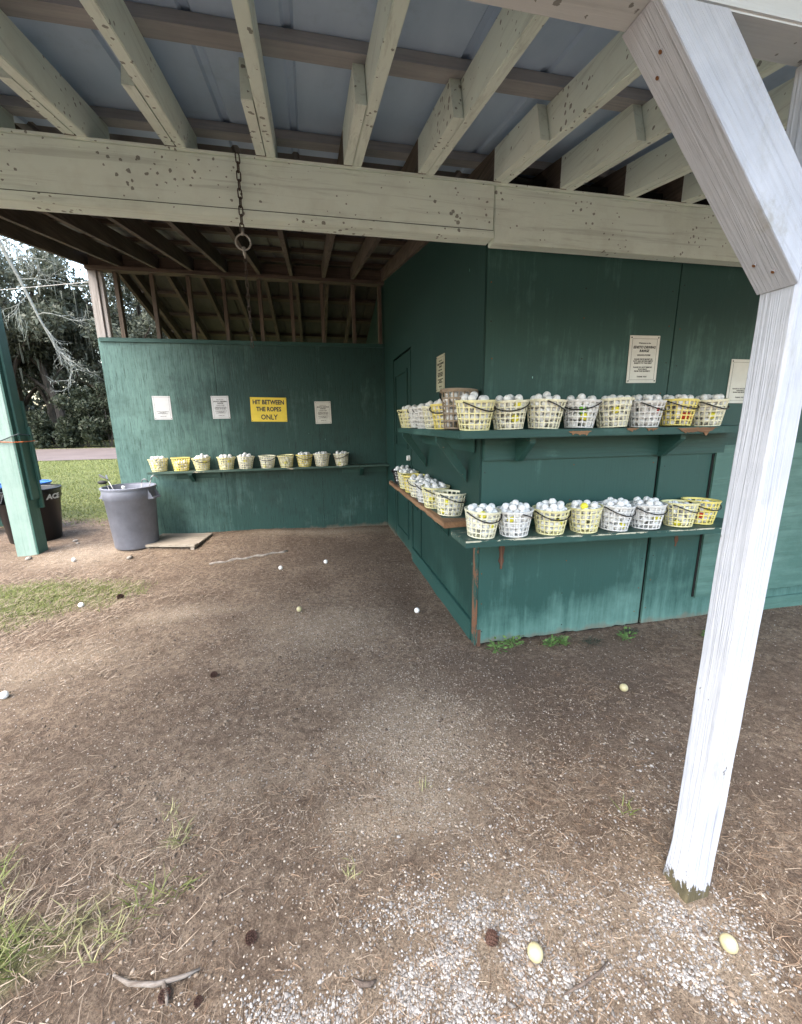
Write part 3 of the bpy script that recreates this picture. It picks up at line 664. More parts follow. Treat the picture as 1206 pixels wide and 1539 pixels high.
sign('notice_sign', 'greyish white notice right of the yellow sign on the back wall', 'sign', .134, 1.577, .207, .285, ('y', BY - .0005), M['paper'], welcome(), R(-.8))
sign('range_sign', 'yellow sign reading HIT BETWEEN THE ROPES ONLY on the back wall', 'sign', -.545, 1.620, .440, .300, ('y', BY - .0005), M['sign_yellow'],
     [("HIT BETWEEN", .074, .126, .0026, M['ink_blue'], .82, 0), ("THE ROPES", .074, .040, .0026, M['ink_blue'], .82, 0), ("ONLY", .088, -.052, .0022, M['ink_blue'], .86, 0)], R(1.2), False)

# ------------------------------------------------------------------ ball baskets and golf balls
RT, RB_, BH = .102, .076, .152
def rad(z): return RB_ + (RT - RB_)*z/BH
def basket_proto():
    root = thing('ball_basket', 'x', 'basket')
    b = MB(); nr = 20
    for k in range(nr):
        a = 2*math.pi*k/nr; t = Vector((-math.sin(a), math.cos(a), 0)); r = Vector((math.cos(a), math.sin(a), 0))
        vs = []
        for z, w in ((0, .0030), (BH, .0042)):
            c = r*rad(z) + Vector((0,0,z))
            vs += [c - t*w - r*.0015, c + t*w - r*.0015, c + t*w + r*.0015, c - t*w + r*.0015]
        b.add(vs, [(3,2,1,0),(4,5,6,7),(0,1,5,4),(1,2,6,5),(2,3,7,6),(3,0,4,7)])
    n = 40
    for z in (.004, .032, .060, .088, .117):
        h = .0032; r0, r1 = rad(z)-.0018, rad(z)+.0018
        b.lathe([(r0, z-h), (r1, z-h), (r1, z+h), (r0, z+h), (r0, z-h)], n=n)
    b.lathe([(.001, .0015), (RB_, .0015), (RB_, .005), (.001, .005)], n=n)
    b.build('lattice', M['b_cream'], root)
    b = MB(); b.lathe([(RT-.003, BH-.012), (RT+.0015, BH-.012), (RT+.005, BH-.003), (RT+.005, BH+.001), (RT-.003, BH+.001), (RT-.003, BH-.012)], n=n)
    for s in (-1, 1): b.tube([(s*(RT), 0, BH-.007), (s*(RT+.011), 0, BH-.007)], .007, 10)
    b.build('rim', M['b_cream'], root)
    b = MB(); pts = []
    for i in range(19):
        a = math.pi*(i/18); rr_ = RT + .008; d = math.sin(a)
        pts.append((-math.cos(a)*rr_, -math.sin(a)*(rr_ - .006*d), BH - .008 - .047*d**1.3))
    b.tube(pts, .0036, 6); b.build('handle', M['bail'], root, smooth=True)
    for c in root.children:
        for s in c.material_slots: s.link = 'OBJECT'; s.material = c.data.materials[0]
    return root
proto = basket_proto()
BR = .0213
bm = bmesh.new(); bmesh.ops.create_icosphere(bm, subdivisions=3, radius=BR); ball_me = bpy.data.meshes.new('golf_ball'); bm.to_mesh(ball_me); bm.free()
ball_me.polygons.foreach_set('use_smooth', [True]*len(ball_me.polygons)); ball_me.materials.append(M['ball'])
bm = bmesh.new(); bmesh.ops.create_icosphere(bm, subdivisions=2, radius=BR); lowball_v = np.array([v.co for v in bm.verts]); lowball_f = np.array([[v.index for v in f.verts] for f in bm.faces]); bm.free()

def pack(seed, hs=1.0, fill=1.0, heap=1):
    """balls of one basket: (x,y,z,layer) ; outer rings against the lattice, a heap on top"""
    r = random.Random(seed); out = []; H = BH*hs
    def R_(z): return RB_ + (RT - RB_)*z/H
    z = BR + .006; li = 0
    while z < H*fill - .004:
        a = R_(z) - BR - .002; n = int(2*math.pi*a/(BR*2.04)); ph = r.random()*6
        for k in range(n):
            q = ph + 2*math.pi*k/n; rr_ = a - .003 - r.random()*.007
            if r.random() < .13 and z < H*.75: continue
            out.append((rr_*math.cos(q), rr_*math.sin(q), z + r.uniform(-.006, .006), li, 0))
        a2 = a - .042
        if a2 > .012 and z > H*fill - .085:
            n = max(1, int(2*math.pi*a2/(BR*2.1))); ph = r.random()*6
            for k in range(n): q = ph + 2*math.pi*k/n; out.append((a2*math.cos(q), a2*math.sin(q), z + r.uniform(-.004, .008), li, 1))
        z += .0365; li += 1
    top = [i for i, p in enumerate(out) if p[3] == li-1]
    out = [(p[0], p[1], p[2], 'top' if i in top else ('in' if p[4] else 'side')) for i, p in enumerate(out)]
    if heap:
        zt = z - .013; a = .055 + .006*r.random(); n = 5 + heap; ph = r.random()*6
        for k in range(n):
            q = ph + 2*math.pi*k/n; rr_ = a*(.85 + .3*r.random()); out.append((rr_*math.cos(q), rr_*math.sin(q), zt + r.uniform(-.004, .008), 'top'))
        if heap > 1: out.append((r.uniform(-.012,.012), r.uniform(-.012,.012), zt + .022, 'top'))
        else: out.append((r.uniform(-.012,.012), r.uniform(-.012,.012), zt + .006, 'top'))
    return out

ORD = ['first', 'second', 'third', 'fourth', 'fifth', 'sixth', 'seventh', 'eighth', 'ninth', 'tenth']
CN = dict(b_yellow='bright yellow', b_pale='pale yellow', b_cream='cream', b_white='white', b_brown='brown', b_black='black')
specs = []   # (x, y, z, colour, handle angle deg (0 = towards camera, None = behind), heap, fill, tilt, tall, where, odd balls)
up_cols = ['b_pale','b_cream','b_cream','b_white','b_cream','b_white','b_yellow','b_cream']
up_ang = [28, -22, 62, -38, 150, 30, 2, 24]; up_heap = [2,1,2,1,1,1,1,1]
for i, x in enumerate((.845, 1.060, 1.275, 1.495, 1.706, 1.926, 2.150, 2.362)):
    specs.append((x, 2.135 - (.01 if i == 0 else 0), US + .001, up_cols[i], up_ang[i], up_heap[i], .97, 1.0, f'{ORD[i]} from left on the upper front shelf', {1:'y',3:'g',5:'r',6:'r'}.get(i)))
lo_cols = ['b_cream','b_white','b_pale','b_pale','b_white','b_white','b_pale','b_yellow']
lo_ang = [14, 78, 0, 180, 16, 2, 20, 4]; lo_heap = [1,2,2,1,1,1,1,1]
for i, x in enumerate((.900, 1.115, 1.345, 1.570, 1.780, 2.005, 2.245, 2.455)):
    y = 2.118 if i != 7 else 2.16
    specs.append((x, y, ls(x) + .0015, lo_cols[i], lo_ang[i], lo_heap[i], (1.0, 1.0, 1.0, 1.0, .93, .93, .90, .86)[i], 1.0, f'{ORD[i]} from left on the lower front shelf', {0:'y',3:'y',7:'y'}.get(i)))
sl_cols = ['b_cream','b_pale','b_white','b_cream','b_yellow','b_pale','b_black']
for i, (x, y) in enumerate(((.872, 2.60), (.862, 2.875), (.862, 3.10), (.866, 3.335), (.866, 3.57), (.868, 3.81), (.872, 4.10))):
    specs.append((x, y, .8216, sl_cols[i], (22, 18, -8, -20, 170, 40, 180)[i], (0, 1, 1, 1, 0, 1, 1)[i], (.80, .97, 1.0, 1.0, .9, .97, .97)[i], 1.0, f'{ORD[i]} from the corner on the brown side plank', {0:'y'}.get(i)))
su_cols = ['b_brown','b_yellow','b_cream','b_white','b_white','b_pale','b_pale']
for i, (x, y) in enumerate(((.828, 2.345), (.842, 2.575), (.842, 2.80), (.842, 3.01), (.842, 3.225), (.842, 3.44), (.842, 3.66 - .005))):
    specs.append((x, y - (.06 if i == 6 else 0), US + .001, su_cols[i], (180, -40, 35, 170, 180, 160, 10)[i], 1, .97, 1.42 if i == 0 else 1.0, f'{ORD[i]} behind the corner on the upper side shelf', None))
bk_cols = ['b_pale','b_yellow','b_pale','b_pale','b_cream','b_cream','b_pale','b_yellow','b_cream','b_cream']
for i, x in enumerate((-1.867, -1.627, -1.375, -1.109, -.879, -.611, -.371, -.136, .087, .348)):
    specs.append((x, BY - .118, BS + .001, bk_cols[i], (180, 170, 30, 180, 175, 0, 175, 10, 180, -25)[i], (1, 0, 2, 1, 2, 0, 0, 1, 1, 1)[i], (.95, .80, .97, .97, .97, .80, .85, .95, .95, .95)[i], 1.0, f'{ORD[i]} from left on the back wall shelf', None))
group_of = lambda w: 'ball baskets on the ' + w.split(' on the ')[1]
allballs = []
first = True
for si, (x, y, z, col, ang, heap, fill, tall, where, odd) in enumerate(specs):
    o = proto if first else copy_tree(proto); first = False
    x += random.Random(si + 70).uniform(-.008, .008); o.location = (x, y, z + .001); o.rotation_euler = (0, 0, R(ang) + math.atan2(-x, y)*(-0.0) ); jr = random.Random(900 + si); o.rotation_euler = (R(jr.uniform(-2.5, 2.5)), R(jr.uniform(-3.5, 3.5)), R(ang + jr.uniform(-8, 8))); o.scale = (jr.uniform(.96, 1.04), jr.uniform(.96, 1.04), tall*jr.uniform(.96, 1.05))
    verb = 'tall brown' if tall > 1 else CN[col]
    o['label'] = f'{verb} lattice ball basket, {where}'; o['category'] = 'basket'; o['group'] = group_of(where)
    for c in o.children:
        c.material_slots[0].link = 'OBJECT'
        c.material_slots[0].material = M['bail'] if c.name.startswith('handle') else M[col]
        if c.name.startswith('rim') and tall > 1: c.material_slots[0].material = M['b_brown']
    P = pack(100 + si, tall, fill, heap)
    tops = [i for i, p in enumerate(P) if p[3] == 'top']
    rr_ = random.Random(si)
    cols_ = ['w']*len(P)
    front_t = sorted(tops, key=lambda i: P[i][1] - P[i][2])
    if odd == 'y': cols_[front_t[2]] = 'y'
    sides = sorted([i for i, p in enumerate(P) if p[3] == 'side'], key=lambda i: P[i][1])
    if odd in ('r', 'g') and sides: cols_[sides[1]] = odd
    if si in (15, 6) and sides: cols_[sides[3]] = 'r'
    if rr_.random() < .6 and sides: cols_[sides[rr_.randrange(8)]] = 'y'
    for i, p in enumerate(P): allballs.append((x + p[0], y + p[1], z + p[2], p[3], cols_[i], where, p[1]))
def bdist(b): return math.dist((b[0], b[1], b[2]), (0, 0, EYE))
cand = [b for b in allballs if (b[3] == 'top' and b[1] < 4.6) or b[4] != 'w' and b[6] < 0]
cand.sort(key=bdist); single = cand[:278]; sset = set(id(b) for b in single)
BCOL = {'w': M['ball'], 'y': M['ball_y'], 'r': M['ball_r'], 'g': M['ball_g'], 'o': M['ball_old']}
BNAME = {'w': 'white', 'y': 'yellow', 'r': 'red', 'g': 'green', 'o': 'stained cream'}
def ball(x, y, z, col, label, group=None):
    o = bpy.data.objects.new('golf_ball', ball_me); COL.objects.link(o); o.location = (x, y, z)
    o.rotation_euler = (random.random()*6, random.random()*6, random.random()*6)
    o.material_slots[0].link = 'OBJECT'; o.material_slots[0].material = BCOL[col]
    return tag(o, label, 'golf ball', group)
for b in single:
    w = b[5].replace('on the ', 'on ')
    ball(b[0], b[1], b[2], b[4], f'{BNAME[b[4]]} golf ball heaped in the basket {w}', 'golf balls in the basket ' + b[5])
rest = [b for b in allballs if id(b) not in sset]
nv, nf = len(lowball_v), len(lowball_f)
V = np.concatenate([lowball_v + np.array(b[:3]) for b in rest]); Fc = np.concatenate([lowball_f + i*nv for i in range(len(rest))])
mi = np.repeat([{'w':0,'y':1,'r':2,'g':3}[b[4]] for b in rest], nf)
o = npmesh('golf_balls', V, Fc, [M['ball'], M['ball_y'], M['ball_r'], M['ball_g']], mi=mi, smooth=True)
tag(o, 'white and yellow range balls filling the lattice baskets', 'golf balls', kind='stuff')
# balls lying about on the ground
for x, y, col, lab in ((-1.748, 2.381, 'w', 'white golf ball at the left edge of the dirt'), (-1.951, 3.582, 'w', 'dull white golf ball on the thin grass patch'), (-2.60, 4.80, 'w', 'white golf ball on bare dirt before the grey trash can'),
    (-.41, 4.104, 'w', 'white golf ball on dirt below the yellow sign, left of a pair'), (.045, 4.156, 'w', 'white golf ball on dirt, right one of the pair before the back wall'), (-.193, 3.084, 'o', 'cream golf ball alone in the middle of the dirt yard'),
    (.71, 2.867, 'w', 'white golf ball in a hollow beside the booth side'), (1.572, 1.674, 'o', 'muddy yellowish golf ball on the dark soil before the booth'), (.513, .743, 'o', 'yellowed golf ball on the white pebbles, nearest the camera'), (1.055, .651, 'o', 'scuffed yellow golf ball on pebbles at the foot of the white post')):
    ball(x, y, ground_z(x, y) + BR*.86, col, lab)

# ------------------------------------------------------------------ trash cans, clubs, boards
def can(name, label, loc, r0, r1, h, mat, handles=True, rimr=.012, rot=0, band=True):
    t = thing(name, label, 'trash can', loc); t.rotation_euler = (0, 0, rot)
    b = MB(); hb = h*.80
    prof = [(.001, .0), (r0-.015, 0), (r0, .015), (r0+(r1-r0)*.78, hb)]
    if band: prof += [(r0+(r1-r0)*.78+.011, hb+.006), (r1+.004, h-.02)]
    else: prof += [(r1, h-.02)]
    prof += [(r1-.004, h-.005), (r1-.012, h-.02), (r0-.008, .03), (.001, .02)]
    b.lathe(prof, n=56); body = b.build('body', mat, t, off=(0,0,0), smooth=True)
    b = MB(); b.lathe([(r1-.008, h-.018), (r1+rimr, h-.022), (r1+rimr+.003, h-.004), (r1+rimr*.6, h), (r1-.008, h), (r1-.008, h-.018)], n=56); b.build('rim', mat, t, off=(0,0,0), smooth=False)
    if handles:
        for s in (-1, 1):
            b = MB()
            for q in (-1, 1): b.prism([(s*(r1+.001), h-.025), (s*(r1+.050), h-.135), (s*(r1-.012), h-.15)], 'y', q*.065-.006, q*.065+.006)
            b.tube([(s*(r1+.044), -.07, h-.132), (s*(r1+.044), .07, h-.132)], .012, 8)
            b.build('handle', mat, t, off=(0,0,0), bevel=.002)
    return t
CANZ = ground_z(-2.13, 5.22)
gcan = can('trash_can', 'large grey plastic trash can holding golf clubs beside the back wall', (-2.13, 5.215, CANZ - .005), .225, .265, .715, M['can_grey'], rot=R(-14))
bcan = can('trash_can', 'black plastic trash can with white letters behind the pale green post', (-3.52, 5.84, ground_z(-3.52, 5.84) - .01), .255, .325, .66, M['can_black'], rot=R(-110))
# raised letters bent round the can
lt = text_mesh("ACE", .082, M['white'], bcan, (0, 0, 0), Matrix.Identity(4), .004, 1.0, 'CENTER', 1.15, .2)
lt.matrix_parent_inverse = Matrix.Identity(4); lt.name = 'lettering'
A0 = R(-14) - R(-110)
for v in lt.data.vertices:
    s_, zz, dp = v.co.x, v.co.y, v.co.z
    rl = .3225; a = A0 + s_/rl; rr_ = rl + .004 + dp; v.co = (rr_*math.cos(a), rr_*math.sin(a), .595 + zz)
can('trash_can', 'bright blue plastic drum standing behind the black trash can', (-3.88, 6.40, ground_z(-3.9, 6.3) - .01), .26, .28, .66, M['can_blue'], handles=False, band=False)
can('trash_can', 'charcoal trash can cut off by the left edge of the photo', (-4.62, 6.16, ground_z(-4.6, 6.2) - .01), .24, .28, .66, M['can_dark'], handles=False)
def club(label, base, top, kind, yaw):
    t = thing('golf_club', label, 'golf club', base); B, T = Vector(base), Vector(top)
    b = MB(); b.tube([B, B.lerp(T, .3)], [.011, .0125], 8); b.build('grip', M['grip'], t)
    b = MB(); b.tube([B.lerp(T, .3), T], [.0055, .0045], 8); b.build('shaft', M['chrome'], t, smooth=True)
    d = Vector((math.cos(yaw), math.sin(yaw), 0)); b = MB()
    if kind == 'wood':
        c = T + d*.03; ring = []
        vs = []; n = 12; prof = [(.0, -.022), (.7, -.018), (1, 0), (.8, .016), (.0, .022)]
        e = Vector((-d.y, d.x, 0))
        for r_, z_ in prof:
            for k in range(n): q = 2*math.pi*k/n; vs.append(c + d*(math.cos(q)*.055*r_) + e*(math.sin(q)*.043*r_) + Vector((0,0,z_)))
        b.add(vs, [(i*n+k, i*n+(k+1)%n, (i+1)*n+(k+1)%n, (i+1)*n+k) for i in range(4) for k in range(n)]); b.build('club_head', M['grip'], t, smooth=True)
    elif kind == 'iron':
        b.prism([(-.008, -.01), (.075, .012), (.080, .05), (.02, .012), (-.008, .012)], 'y', -.007, .007)
        b.v = [tuple(T + d*v[0] + Vector((-d.y, d.x, 0))*v[1] + Vector((0,0,v[2]))) for v in b.v]; b.build('club_head', M['chrome'], t, bevel=.002)
    elif kind == 'putter':
        b.prism([(-.03, -.012), (.05, -.012), (.05, .014), (-.03, .014)], 'y', -.012, .012)
        b.v = [tuple(T + d*v[0] + Vector((-d.y, d.x, 0))*v[1] + Vector((0,0,v[2]))) for v in b.v]; b.build('club_head', M['white'], t, bevel=.003)
    else:
        b.tube([T + d*(.036 - .036*math.cos(a)) + Vector((0,0,.042*math.sin(a))) for a in np.linspace(0, math.pi*.95, 10)], .0055, 8); b.build('club_head', M['chrome'], t, smooth=True)
    return t
cz = CANZ
club('golf club with a black rounded head leaning out of the grey can', (-2.06, 5.17, cz+.06), (-2.365, 5.21, cz+.76), 'wood', R(160))
club('golf club with a silver iron head leaning left in the grey can', (-2.07, 5.23, cz+.06), (-2.37, 5.28, cz+.80), 'iron', R(170))
club('golf club with a bright bare shaft sloping over the can rim', (-2.03, 5.14, cz+.06), (-2.29, 5.12, cz+.80), 'iron', R(120))
club('short putter with a white head inside the grey can', (-2.17, 5.27, cz+.06), (-2.14, 5.10, cz+.71), 'putter', R(-60))
club('golf club with a hooked chrome hosel near the middle of the can', (-2.10, 5.20, cz+.06), (-1.99, 5.22, cz+.74), 'hook', R(-10))
club('golf club with a tall hooked chrome end at the right of the can', (-2.14, 5.22, cz+.06), (-1.90, 5.25, cz+.77), 'hook', R(15))

def boards():
    t = thing('wooden_pallet_boards', 'weathered grey boards nailed flat beside the grey trash can', 'boards', (-1.75, 5.2, .05))
    z = .055
    def pl(pts, z0, z1, nm): MB().prism(pts, 'z', z0, z1).build(nm, M['grey_board'], t, bevel=.003)
    pl([(-2.02, 5.05), (-1.42, 4.90), (-1.40, 4.975), (-2.00, 5.125)], z+.012, z+.04, 'plank')
    pl([(-2.00, 5.13), (-1.395, 4.98), (-1.365, 5.21), (-1.98, 5.35)], z+.014, z+.036, 'plank')
    pl([(-1.98, 5.355), (-1.362, 5.215), (-1.335, 5.42), (-1.97, 5.55)], z+.012, z+.038, 'plank')
    pl([(-1.475, 4.92), (-1.43, 4.91), (-1.36, 5.43), (-1.41, 5.44)], z-.03, z+.0115, 'runner')
    pl([(-1.99, 5.06), (-1.95, 5.05), (-1.93, 5.5), (-1.97, 5.5)], z-.03, z+.0115, 'runner')
boards()

# ------------------------------------------------------------------ hanging chain with a ring
ch = thing('hanging_chain', 'rusty chain with a grey ring hanging from the cream beam', 'chain', (-.262, 2.16, 2.58))
def links(p0, p1, L, Rm, wire, par, nm):
    p0, p1 = Vector(p0), Vector(p1); n = max(2, int((p1-p0).length/(L*.78))); b = MB()
    for i in range(n):
        c = p0.lerp(p1, (i+.5)/n); q = i*R(90) + .5; u = Vector((math.cos(q), math.sin(q), 0))
        pts = [c + u*(Rm*math.cos(a)) + Vector((0,0,1))*((L/2 - Rm)*(1 if math.sin(a) > 0 else -1) + Rm*math.sin(a)) for a in np.linspace(0, 2*math.pi, 12, endpoint=False)]
        b.tube(pts, wire, 6, closed=True)
    b.build(nm, M['chain'], par, smooth=True)
links((-.255, 2.158, 2.588), (-.262, 2.158, 2.285), .040, .0088, .0029, ch, 'upper_links')
b = MB(); b.tube([(-.262 + .032*math.cos(a), 2.158, 2.245 + .032*math.sin(a)) for a in np.linspace(0, 2*math.pi, 28, endpoint=False)], .0042, 8, closed=True); b.build('ring', M['ringm'], ch, smooth=True)
b = MB(); b.tube([(-.262, 2.158, 2.30), (-.262, 2.158, 2.272)], .006, 8); b.tube([(-.262, 2.158, 2.225), (-.260, 2.158, 2.18)], [.008, .004], 8); b.build('snap_hook', M['ringm'], ch, smooth=True)
links((-.260, 2.158, 2.185), (-.262, 2.158, 1.80), .032, .0060, .0014, ch, 'lower_links')

# ------------------------------------------------------------------ neighbouring shed at the left edge
shed = thing('green_shed_post', 'pale green square post with dark boards nailed to its side at far left', 'post', (-3.2, 5.15, 0))
b = MB(); b.box(-3.30, -3.105, 5.10, 5.275, -.05, 3.3); b.build('shaft', [M['pale_post']], shed, bevel=.004)
b = MB(); b.box(-3.104, -3.090, 5.102, 5.273, -.05, 3.3); b.build('side_face', M['post_dark'], shed)  # thin sheet for the post's own side face, coloured darker green
b = MB(); b.box(-3.089, -3.065, 5.15, 5.27, .66, 3.3); b.build('nailed_board', M['post_dark'], shed, bevel=.003)
b = MB(); b.box(-3.104, -3.055, 5.276, 5.31, .55, 1.72); b.box(-3.054, -3.03, 5.276, 5.30, .86, 1.45); b.build('nailed_board', M['post_dark'], shed, bevel=.003)
b = MB(); zc = 1.30
ring = [(-3.315, 5.085, zc), (-3.20, 5.082, zc+.01), (-3.09, 5.085, zc+.055), (-3.05, 5.11, zc+.075), (-3.04, 5.32, zc+.05)]
b.tube(ring, .006, 6); b.build('cord', M['cordgreen'], shed)
b = MB(); b.tube([(-3.29, 5.084, zc+.0), (-3.10, 5.083, zc-.008), (-3.03, 5.12, zc-.008), (-3.03, 5.32, zc-.004)], .0045, 6); b.build('bungee_cord', M['orange'], shed)
b = MB(); b.box(-3.30, -3.19, 5.094, 5.0985, 1.515, 1.545); b.build('paper_strip', M['paper_white'], shed)
sw = thing('shed_wall', 'aqua lapped siding wall of the neighbouring shed behind the cans', 'wall', (-6, 6.7, 0))
b = MB()
for i in range(14):
    z = .45 + i*.15; b.prism([(6.70, z), (6.716, z), (6.716, z+.16), (6.712, z+.16)], 'x', -9, -4.15)
b.build('siding', M['siding'], sw)
b = MB(); b.box(-9, -4.15, 6.72, 6.80, -.05, 2.55); b.build('framing', M['post_dark'], sw)

# ------------------------------------------------------------------ trees, bushes, moss
def leafcloud(centres, radii, n, size, seed, squash=.8, drop=0.0):
    r = np.random.default_rng(seed); C = np.asarray(centres, float); rad_ = np.asarray(radii, float)
    w = rad_**2; w = w/w.sum(); idx = r.choice(len(C), n, p=w)
    d = r.normal(size=(n, 3)); d /= np.linalg.norm(d, axis=1)[:, None]
    rr_ = rad_[idx]*(r.random(n)**.45)
    P = C[idx] + d*rr_[:, None]*np.array([1, 1, squash])
    a = r.normal(size=(n, 3)); a /= np.linalg.norm(a, axis=1)[:, None]
    t = r.normal(size=(n, 3)); bvec = np.cross(a, t); bvec /= np.linalg.norm(bvec, axis=1)[:, None]
    s = size*r.uniform(.55, 1.3, n)[:, None]
    V = np.stack([P - a*s, P + bvec*s*.42, P + a*s, P - bvec*s*.42], 1).reshape(-1, 3)
    return V, np.arange(n*4).reshape(-1, 4)
def curve(p, q, bend, n=7, seed=0):
    r = random.Random(seed); p, q = Vector(p), Vector(q); o = []
    for i in range(n):
        t = i/(n-1); o.append(p.lerp(q, t) + Vector(bend)*math.sin(math.pi*t) + Vector((r.uniform(-1,1), r.uniform(-1,1), r.uniform(-1,1)))*(.03*(q-p).length*(0 < i < n-1)))
    return o
def oak(x, y, H, lean, seed, label, leafm, nleaf=5200, spread=4.5):
    r = random.Random(seed); t = thing('oak_tree', label, 'tree', (x, y, 0), 'trees along the far side of the road')
    b = MB(); r0 = H*.022 + .08
    top = (lean[0], lean[1], H*.62); tr = curve((0,0,-.2), top, (r.uniform(-.5,.5), 0, 0), 8, seed)
    b.tube(tr, [r0*(1.25 if i == 0 else 1)*(1 - .55*i/7) for i in range(8)], 9)
    C = []; Rr = []
    nl = 9
    for k in range(nl):
        f = r.uniform(.35, 1); base = tr[min(7, int(f*7))]; a = k*2.4 + r.random(); L = spread*r.uniform(.6, 1.1)
        tip = base + Vector((math.cos(a)*L, math.sin(a)*L, H*r.uniform(.02, .34)))
        cv = curve(base, tip, (0, 0, L*.12), 6, seed+k); b.tube(cv, [r0*.42*(1 - .8*i/5) for i in range(6)], 6)
        for q in (cv[3], cv[4], cv[5]):
            for _ in range(2): C.append(q + Vector((r.uniform(-1,1), r.uniform(-1,1), r.uniform(-.5,.9)))*spread*.22); Rr.append(spread*r.uniform(.13, .30))
    b.build('trunk', M['bark_dark'], t, off=(0,0,0))
    V, F = leafcloud(C, Rr, nleaf, .17, seed, .7); npmesh('crown', V, F, leafm, t)
    # moss hanging in beards from the limbs
    rn = np.random.default_rng(seed); n = 260; idx = rn.integers(0, len(C), n); P = np.array([C[i] for i in idx]) + rn.normal(size=(n,3))*spread*.14
    L = rn.uniform(.3, 1.1, n); w = rn.uniform(.03, .08, n); a = rn.uniform(0, 6.28, n); dx = np.cos(a)*w; dy = np.sin(a)*w
    V = np.stack([P + np.stack([-dx,-dy,0*L],1), P + np.stack([dx,dy,0*L],1), P + np.stack([dx*.2,dy*.2,-L],1), P + np.stack([-dx*.2,-dy*.2,-L],1)], 1).reshape(-1,3)
    tag(npmesh('hanging_moss', V, np.arange(n*4).reshape(-1,4), M['moss2'], t), kind='stuff')
    return t
tl = ['dense dark oak beyond the road, trunk nearly upright', 'grey green oak beyond the road leaning to the right']
k = 0
for x, y, H, lx, sp in ((-30, 37, 15, 1.5, 5), (-26, 34, 13, -2.0, 4.5), (-23.5, 39, 17, 2.5, 5.5), (-21.3, 34.5, 12, 2.6, 4.2), (-18.6, 37, 16, -1.2, 5), (-16.6, 34.2, 12, -1.6, 4.3), (-14.2, 38, 16, 1.8, 5), (-11.5, 35, 13, -1.5, 4.6), (-8, 37, 15, 1.2, 5), (-4, 36, 14, .8, 5),
                       (-34, 44, 18, 1, 6), (-27.5, 46, 18, -1, 6), (-21, 47, 19, 1, 6), (-15.5, 46, 18, -1, 6), (-9, 46, 18, 1, 6), (1, 40, 15, 1, 5)):
    far = y > 42
    oak(x, y, H, (lx, -.5), 40 + k, (tl[k % 2] if not far else 'tall oak in the second row behind the roadside oaks'), M['leaf2'] if k % 3 else M['leaf'], 9000 if not far else 6000, sp); k += 1
k = 0
for x in np.arange(-33, -3, 1.5):
    y = 31.6 + random.uniform(-.5, .9); h = random.choice((1.8, 2.6, 3.4, 4.8)); r = random.Random(500 + k)
    t = thing('bush', 'dark leafy bush in the low thicket along the far road edge', 'bush', (x, y, .08), 'bushes along the far road edge')
    C = [(r.uniform(-1,1), r.uniform(-.6,.6), h*r.uniform(.12, .8)) for _ in range(9)]
    b = MB()
    for c in C[:5]: b.tube([(c[0]*.2, c[1]*.2, -.05), (c[0]*.6, c[1]*.6, c[2]*.6), c], [.035, .025, .012], 5)
    b.build('stems', M['bark_dark'], t, off=(0,0,0))
    V, F = leafcloud(C, [r.uniform(.45, .85) for _ in C], 3000, .13, 700 + k, .85); npmesh('foliage', V, F, M['bush'], t); k += 1

# the wood behind, one mass
rw = np.random.default_rng(91); n = 190; C = np.stack([rw.uniform(-70, 16, n), rw.uniform(49, 58, n), rw.uniform(.3, 6.5, n)**1.0], 1)
V, F = leafcloud(C, rw.uniform(1.7, 3.4, n), 110000, .34, 92, .9); tag(npmesh('distant_wood', V, F, M['bush']), 'dark mass of woodland behind the oaks', 'woodland', kind='stuff')
# oak standing just left of the frame, one pale dead limb reaching into the picture
lo = thing('dead_limb_oak', 'pale lichen-grey oak limb with hanging moss reaching in at upper left', 'tree', (-8.6, 9.4, 0))
b = MB(); tr = curve((0,0,-.2), (.6, -.2, 6.4), (-.3, 0, 0), 8, 3); b.tube(tr, [.34, .30, .27, .25, .23, .2, .17, .14], 10); b.build('trunk', M['bark'], lo, off=(0,0,0))
def off(p): return Vector(p) - Vector((-8.6, 9.4, 0))
main = [off(p) for p in ((-8.05, 9.2, 5.9), (-6.3, 9.1, 5.7), (-5.35, 9.0, 4.95), (-5.04, 9.0, 4.50), (-4.86, 9.0, 3.96), (-4.67, 9.0, 3.33), (-4.50, 9.0, 2.85), (-4.22, 9.0, 2.48))]
b = MB(); b.tube(main, [.10, .075, .045, .034, .026, .020, .013, .004], 8)
rl = random.Random(5); tips = []
def twig(p, d, L, r0, dep):
    pts = [Vector(p)]; d = Vector(d).normalized()
    for i in range(5):
        d = (d + Vector((rl.uniform(-.35,.35), rl.uniform(-.3,.3), rl.uniform(-.38,.28)))).normalized(); pts.append(pts[-1] + d*L/5)
    b.tube(pts, [r0*(1 - .85*i/5) for i in range(6)], 5); tips.extend(pts[2:])
    if dep:
        for i in (1, 2, 3, 4):
            if rl.random() < .85: twig(pts[i], d + Vector((rl.uniform(-.9,.9), rl.uniform(-.7,.7), rl.uniform(-.7,.8))), L*rl.uniform(.4, .75), r0*.6, dep-1)
for i, (dx, dz, L) in enumerate(((.7, .1, .8), (.9, -.1, .9), (.6, -.7, .7), (1, .25, .9), (.9, .45, .95), (-.5, -.6, .6), (.8, .1, .7), (.5, -.9, .6), (.3, -.9, .5), (.9, -.3, .5), (.2, -1, .6), (.8, .5, 1.1), (.9, .2, 1.0), (.7, .0, .9), (1, -.2, .8), (-.6, -.5, .8), (-.8, -.2, .7))):
    f = (1.2, 1.8, 2.3, 2.9, 4.0, 4.4, 4.9, 5.2, 5.8, 6.2, 6.6, 1.5, 2.0, 2.6, 3.4, 2.2, 3.0)[i]; p = main[int(f)].lerp(main[int(f)+1], f - int(f)); twig(p, (dx, rl.uniform(-.3,.3), dz), L, .012, 2)
